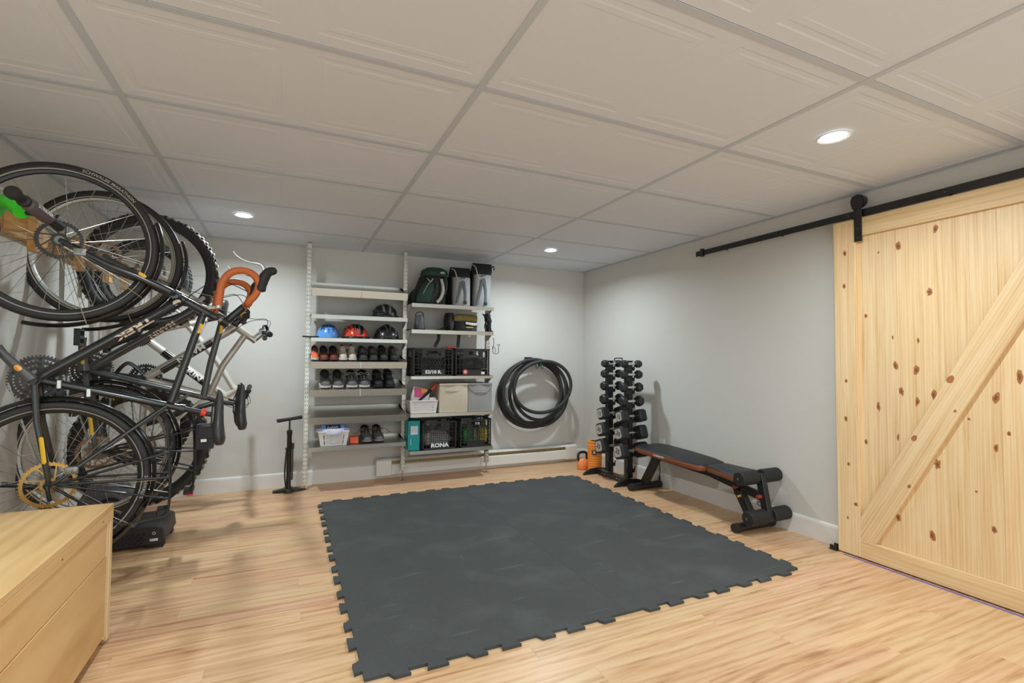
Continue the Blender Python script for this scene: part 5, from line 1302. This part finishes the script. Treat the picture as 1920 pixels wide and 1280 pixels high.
# dumbbells
mat('db_rubber', srgb(38, 39, 40), .55, var=.08); mat('db_plate', srgb(196, 186, 176), .45, .2); mat('db_print', srgb(40, 36, 34), .5)
def dumbbell(x0, x1, y, z, r, kind, num, label):
    t = thing('dumbbell', ((x0+x1)/2, y, z), label, 'dumbbell', 'dumbbells on the rack'); h = (x1-x0)/2
    hl = {0: .058, 1: .085}[kind]
    MB().lathe([(.012, -h+hl-.004), (.013, -h*.3), (.016, 0), (.013, h*.3), (.012, h-hl+.004)], (0, 0, 0), (1, 0, 0), 16).build('handle', 'chrome' if kind == 0 else 'steel', t, smooth=True)
    n = 6 if kind == 0 else 4; ph = pi/6 if kind == 0 else radians(28)
    for sg in (-1, 1):
        e0, e1 = sg*h, sg*(h-hl); rings = []
        def ring(xx, rr):
            out = []
            for k in range(n):
                for da in ((-.16, .16) if kind else (-.10, .10)):
                    a = ph+2*pi*k/n+da; out.append((xx, rr*cos(a)*(1.0), rr*sin(a)))
            return out
        d = -sg
        rs = [ring(e0, r*.80), ring(e0+d*.010, r*.97), ring(e0+d*.016, r), ring(e1-d*.014, r), ring(e1-d*.004, r*.86), ring(e1, r*.62)]
        hd = MB().loft(rs).build('head', 'db_rubber', t, bevel=.001)
        if kind and sg < 0:
            MB().prism([(p[1], p[2]) for p in ring(0, r*.70)], (e0-.0012, 0, 0), (0, 1, 0), (0, 0, 1), (.0015, 0, 0)).build('number_plate', 'db_plate', hd)
            mb = MB(); c_, s_ = cos(-.3), sin(-.3)
            text_flat(mb, num, r*.72, (e0-.0016, 0, 0), (0, -c_, s_), (0, s_, c_), bold=.0012); mb.build('number', 'db_print', hd)
    return t
ORD = ['topmost', 'second from the top', 'third from the top', 'fourth from the top', 'fifth from the top', 'sixth from the top', 'lowest']
NUM = [None]*4+['15', '20', '25']
SIZ = [(.034, 0, .105), (.038, 0, .108), (.042, 0, .112), (.048, 0, .116), (.066, 1, .138), (.074, 1, .144), (.081, 1, .150)]
for col_, yc, dz in (('near', YA, 0), ('far', YBk, .012)):
    for k in range(7):
        r, kind, hl = SIZ[k]
        lab = ('hex ' if not kind else 'square-headed ')+'black dumbbell, '+ORD[k]+(' in the column next to the bench' if col_ == 'near' else ' in the column next to the foam roller')
        if k == 0 and False: pass
        dumbbell(RX-hl-.008, RX+hl-.008, RY+yc-.034-.016, TZ[k]+.014+(.0 if not kind else .0), r, kind, NUM[k], lab)
mat('orange_foam', srgb(255, 156, 58), .6, var=.05)
fr_ = thing('foam_roller', (2.85, 4.045, 0), 'hollow orange ribbed foam roller standing on end beside the rack', 'foam roller')
prof = [(.060, 0), (.070, .004)]
z = .012
while z < .27:
    prof += [(.071, z), (.071, z+.014), (.0655, z+.017), (.0655, z+.021)]; z += .024
prof += [(.071, .290), (.068, .300), (.056, .302), (.050, .298), (.050, .01)]
MB().lathe(prof, (0, 0, 0), (0, 0, 1), 36).build('foam_sleeve', 'orange_foam', fr_, smooth=True, angle=30)
MB().lathe([(.0495, .02), (.0495, .296), (.047, .296), (.047, .02)], (0, 0, 0), (0, 0, 1), 30, closed=True).build('core_tube', 'black_plastic', fr_, smooth=True)
lg = MB().obox((-.045, -.0575, .195), (.018, -.014, 0), (.0012, .0016, 0), (0, 0, .022)).build('logo_patch', 'black_plastic', fr_)
mb = MB(); ex = V((.018, -.014, 0)).normalized(); text_flat(mb, 'X', .036, (-.0465, -.0595, .195), ex, (0, 0, 1), bold=.0016); mb.build('logo_mark', 'decal_white', fr_)
kb = thing('kettlebell', (2.775, 4.15, 0), 'orange kettlebell with a black handle behind the mat corner', 'kettlebell'); kb.scale = (.84, .84, .84)
mat('kb_orange', srgb(250, 146, 86), .45)
MB().lathe([(.050, 0), (.058, .006), (.070, .05), (.068, .09), (.052, .122), (.034, .136)], (0, 0, 0), (0, 0, 1), 28).build('bell', 'kb_orange', kb, smooth=True)
MB().tube(spline([(-.05, 0, .10), (-.062, 0, .15), (-.055, 0, .188), (-.03, 0, .205), (.03, 0, .205), (.055, 0, .188), (.062, 0, .15), (.05, 0, .10)], 5), .0155, 12).build('handle', 'black_metal', kb, smooth=True)
# ------------------------------------------------------------------ weight bench
mat('vinyl', srgb(34, 35, 37), .48, bump=.08, bscale=300); mat('vinyl_brown', srgb(136, 76, 48), .45); mat('foam_tube', srgb(30, 30, 29), .7, bump=.15, bscale=400)
wb = thing('weight_bench', (2.855, 2.78, 0), 'black adjustable weight bench with brown piping and foam leg rollers', 'bench')
def L_(x, y, z): return V((x-2.855, y-2.78, z))
def pad(name, st, th, sag, mt='vinyl'):
    # st: (y, half width, z top); rounded slab with brown edge band
    top, mid, bot = [], [], []
    A = [(-hw, y, z) for y, hw, z in st]+[(hw, y, z) for y, hw, z in reversed(st)]
    def ring(k, dz):
        c = sum((V(L_(2.855+x, y, 0)) for x, y, z in A), V())/len(A)
        out = []
        for x, y, z in A:
            p = L_(2.855+x, y, z+dz); out.append(c+(p-c)*k if False else V((p.x*k, c.y+(p.y-c.y)*(1-(1-k)*.35), p.z)))
        return out
    o = MB().loft([ring(.90, 0), ring(.97, -.006), ring(.985, -.012)][::-1]).build(name, mt, wb, smooth=True, angle=40)
    MB().loft([ring(.985, -.012), ring(1.0, -.017), ring(1.0, -th+.008), ring(.97, -th)]).build('piping', 'vinyl_brown', o, smooth=True, angle=40)
    return o
pad('backrest', [(3.285, .115, .392), (3.27, .142, .392), (3.20, .165, .390), (2.95, .172, .382), (2.70, .160, .372), (2.60, .135, .366), (2.575, .10, .365)], .048, 0)
bt = MB(); text_flat(bt, 'CORENGTH', .021, L_(2.6815, 2.955, .358), (0, -1, -.03), (0, -.03, 1), bold=.0006); bt.build('lettering', 'decal_white', wb)
pad('seat', [(2.562, .085, .366), (2.54, .105, .366), (2.40, .125, .362), (2.30, .150, .360), (2.275, .150, .360)], .044, 0)
M_ = 'black_metal'
MB().bar(L_(2.855, 3.22, .318), L_(2.855, 2.52, .292), .05, wv=.05).build('main_beam', M_, wb, bevel=.003)
MB().bar(L_(2.855, 2.60, .290), L_(2.855, 2.165, .222), .045, wv=.045).build('seat_beam', M_, wb, bevel=.003)
MB().bar(L_(2.855, 3.16, .30), L_(2.855, 3.315, .055), .05, up=(0, 1, 0), wv=.06).build('rear_leg', M_, wb, bevel=.003)
MB().bar(L_(2.855, 2.385, .262), L_(2.855, 2.262, .055), .045, up=(0, 1, 0), wv=.06).build('front_leg', M_, wb, bevel=.003)
for y_, x0, x1, nm in ((3.315, 2.70, 3.02, 'rear_foot'), (2.25, 2.675, 3.02, 'front_foot')):
    f_ = MB().cyl(L_(x0, y_, .030), L_(x1, y_, .030), .028, 20).build(nm, M_, wb, smooth=True)
    for xx, d in ((x0, -1), (x1, 1)): MB().cyl(L_(xx-d*.03, y_, .030), L_(xx+d*.006, y_, .030), .030, 20).build('rubber_cap', 'black_rubber', f_, smooth=True)
MB().bar(L_(2.855, 2.205, .375), L_(2.855, 2.145, .085), .042, up=(0, 1, 0), wv=.05).build('leg_holder_post', M_, wb, bevel=.003)
for y_, z_, dx in ((2.218, .352, .018), (2.155, .118, .018)):
    ax_ = MB().cyl(L_(2.665, y_, z_), L_(3.045, y_, z_), .009, 10).build('roller_axle', 'steel', wb)
    for x0, x1 in ((2.672, 2.828), (2.882, 3.038)):
        MB().lathe([(.018, 0), (.040, 0), (.045, .006), (.045, x1-x0-.006), (.040, x1-x0), (.018, x1-x0)], L_(x0, y_, z_), (1, 0, 0), 24).build('foam_roller_pad', 'foam_tube', ax_, smooth=True)
for y_, z_ in ((2.36, .255), (2.185, .232)):
    k_ = MB().cyl(L_(2.80, y_, z_), L_(2.832, y_, z_), .013, 14).build('adjuster_knob', 'dark_red', wb, smooth=True)
    MB().torus(L_(2.795, y_-.02, z_-.035), (1, .3, 0), .012, .0025, 18, 6).build('pull_ring', 'black_metal', k_, smooth=True)
MB().tube(spline([L_(2.80, 2.30, .30), L_(2.79, 2.33, .27), L_(2.80, 2.37, .275), L_(2.80, 2.38, .30)], 5), .004, 8).build('wire_loop', M_, wb)
sk = MB().obox(L_(2.8305, 2.345, .195), (.0008, 0, 0), (0, .004, .006), (0, .014, -.008)).build('warning_sticker', 'yellow', wb)
MB().obox(L_(2.8305, 2.305, .125), (.0006, 0, 0), (0, .022, .038), (0, .012, -.007)).build('spec_sticker', 'dark_alu', wb)
pc = thing('power_cord', (3.035, 3.32, 0), 'black power cord hanging from the wall outlet behind the bench', 'cord')
MB().tube(spline([(.012, .01, .335), (-.012, .008, .31), (-.02, -.01, .22), (-.022, -.02, .14), (-.03, -.022, .10)], 6), .0035, 8).build('cable', 'black_rubber', pc, smooth=True)
MB().box(-.001, .0175, 0, .02, .325, .35).build('plug', 'black_plastic', pc, bevel=.002); MB().tube([(-.03, -.022, .105), (-.031, -.022, .09), (-.031, -.022, .055)], [.005, .010, .009], 10).build('connector', 'black_plastic', pc, smooth=True)
# ------------------------------------------------------------------ tires hung on the back wall
th_ = thing('wall_hook', (2.372, YB, 1.09), 'black wall hook holding the bundle of bicycle tires', 'hook')
MB().box(-.055, .035, -.012, 0, -.02, .045).build('plate', 'black_plastic', th_, bevel=.002)
for s in (-.03, .012): MB().tube(spline([(s, -.01, .0), (s, -.06, -.002), (s, -.11, .0), (s, -.118, .02)], 5), .006, 8).build('prong', 'black_metal', th_, smooth=True)
def tire(x, z, R, sx, r, y, tilt, label, rz=0.0, tread='tire', knob=False):
    t = MB(); n = 72; pts = []
    ring = [V((R*sx*cos(2*pi*k/n), 0, R*sin(2*pi*k/n))) for k in range(n)]
    Rm = Matrix.Rotation(tilt, 3, 'Y') @ Matrix.Rotation(rz, 3, 'X')
    t.tube([Rm @ p for p in ring], r*.82, 10, closed=True, flat=((0, 1, 0), 1.22))
    o = tag(t.build('spare_tire', tread, smooth=True, angle=60, loc=(x, y, z)), label, 'tire', 'spare tires on the back wall')
    return o
HZ = 1.075    # where the inner edges hang
for i, (dx, R, sx, r, y, tilt, dz, lab) in enumerate([
    (-.015, .345, 1.10, .018, 4.525, .10, 0, 'black bicycle tire hung closest to the wall'),
    (-.030, .338, 1.06, .020, 4.489, -.20, .012, 'black bicycle tire with a thick tread, second from the wall'),
    (.040, .338, 1.02, .018, 4.451, .25, .006, 'black bicycle tire reaching furthest right in the bundle'),
    (-.055, .325, 1.05, .019, 4.414, -.35, .02, 'black bicycle tire reaching furthest left in the bundle'),
    (.015, .300, 1.02, .017, 4.380, .15, .0, 'slim black bicycle tire near the front of the bundle'),
    (.025, .262, 1.28, .018, 4.346, -.12, .004, 'smallest squashed black tire at the front of the bundle')]):
    tire(2.400+dx, HZ-R+dz+.012, R, sx, r, y-.0, tilt, lab)
zt_ = thing('cable_ties', (2.43, 4.44, 1.082), 'bright green tape loop tying the tire bundle at the top', 'tie')
mat('green_tape', srgb(52, 160, 108), .5)
MB().lathe([(.030, -.016), (.030, .016), (.0285, .016), (.0285, -.016)], (0, -.02, -.012), (1, 0, .2), 20, closed=True).build('tape', 'green_tape', zt_, smooth=True)
zz = thing('cable_ties', (2.40, 4.375, 1.045), 'thin black zip ties around the front tires of the bundle', 'tie')
for s in (-.03, .028): MB().torus((s, .0, 0), (1, 0, s*2), .026, .003, 20, 6).build('zip_tie', 'black_plastic', zz, smooth=True)
# ------------------------------------------------------------------ floor pump
fp = thing('floor_pump', (.04, 4.385, 0), 'black bicycle floor pump standing left of the shelving', 'pump')
ba = MB()
for s in (-1, 1):
    ba.loft([[(s*.02, -.035, .004), (s*.02, .03, .004), (s*.02, .03, .030), (s*.02, -.03, .032)], [(s*.07, -.03, .002), (s*.07, .03, .002), (s*.07, .026, .024), (s*.07, -.026, .024)], [(s*.118, -.008, .001), (s*.118, .05, .001), (s*.118, .045, .010), (s*.118, -.004, .010)]])
ba.build('foot_wing', 'black_plastic', fp, smooth=True)
MB().prism([(-.036, -.05), (-.045, .0), (-.036, .045), (.036, .045), (.045, 0), (.036, -.05), (.02, -.062), (-.02, -.062)], (0, 0, 0), (1, 0, 0), (0, 1, 0), (0, 0, .034)).build('base', 'dark_alu', fp, bevel=.006)
MB().lathe([(.021, .03), (.019, .05), (.019, .47), (.022, .475), (.022, .505), (.016, .51)], (0, 0, 0), (0, 0, 1), 20).build('barrel', 'black_metal', fp, smooth=True)
MB().cyl((0, 0, .505), (0, 0, .59), .007, 10).build('piston_rod', 'black_metal', fp)
MB().tube([(-.098, .0, .585), (-.09, 0, .588), (0, 0, .600), (.088, 0, .612), (.096, 0, .613)], [.014, .016, .013, .016, .014], 14).build('handle', 'black_rubber', fp, smooth=True)
MB().tube(spline([(-.02, -.03, .05), (-.030, -.03, .16), (-.022, -.026, .32), (-.018, -.024, .36)], 6), .006, 8).build('hose', 'black_rubber', fp, smooth=True)
hc = MB(); hc.tube(spline([(.026, -.016, .10), (.027, -.016, .22), (.026, -.014, .36), (.028, -.012, .40)], 6), .005, 8)
hc.build('gauge_hose', 'black_rubber', fp, smooth=True)
for k in range(16): pass
cl = MB()
for k in range(18): cl.torus((.026, -.016, .11+k*.014), (0, 0, 1), .006, .0022, 12, 6)
cl.build('hose_coil', 'black_rubber', fp)['kind'] = 'stuff'
MB().box(.018, .038, -.024, -.010, .355, .405).build('chuck', 'black_plastic', fp, bevel=.003)
MB().cyl((-.03, -.024, .36), (-.018, -.024, .36), .009, 12).build('chuck_holder', 'black_plastic', fp)
# ------------------------------------------------------------------ indoor trainer on the floor under the bikes
mat('trainer_black', srgb(40, 41, 43), .5); mat('trainer_grey', srgb(96, 102, 110), .5)
tn = thing('bike_trainer', (-.87, 3.53, 0), 'black plastic bike trainer with grille on the floor under the bikes', 'trainer')
pr = [(-.30, .02), (.225, .02), (.245, .035), (.235, .115), (.20, .130), (-.30, .130)]
MB().prism(pr, (0, -.14, 0), (1, 0, 0), (0, 0, 1), (0, .33, 0)).build('housing', 'trainer_black', tn, bevel=.006)
gr = MB()
for r in range(4):
    for k in range(16): gr.box(-.27+k*.026+(r % 2)*.013, -.252+k*.026+(r % 2)*.013, -.1412, -.139, .034+r*.016, .044+r*.016)
gr.build('grille_holes', 'foam_black', tn)['kind'] = 'stuff'
g2 = MB()
for r in range(5):
    for k in range(10): g2.box(-.20+k*.026+(r % 2)*.013, -.182+k*.026+(r % 2)*.013, -.10+r*.02, -.09+r*.02, .1298, .1312)
g2.build('top_vents', 'foam_black', tn)['kind'] = 'stuff'
for x in (-.26, .16): MB().box(x, x+.075, -.13, -.07, 0, .021).build('foot', 'black_rubber', tn); 
for x in (-.26, .16): MB().box(x, x+.075, .11, .17, 0, .021).build('foot', 'black_rubber', tn)
MB().box(.172, .212, -.1415, -.1395, .043, .058).build('badge', 'paper', tn, bevel=.001)
MB().torus((.192, -.141, .088), (0, 1, 0), .007, .0016, 16, 6).build('logo_ring', 'paper', tn)
MB().loft([[(-.20, -.14, .13), (.10, -.14, .13), (.10, .0, .13), (-.20, .0, .13)], [(-.17, -.13, .30), (.08, -.13, .30), (.08, -.01, .30), (-.17, -.01, .30)], [(-.12, -.12, .39), (.03, -.12, .39), (.03, -.02, .39), (-.12, -.02, .39)]]).build('flywheel_cover', 'trainer_grey', tn, smooth=True, bevel=.01)
MB().torus((-.02, -.140, .25), (0, 1, -.1), .055, .008, 28, 8).build('drive_ring', 'black_plastic', tn, smooth=True)
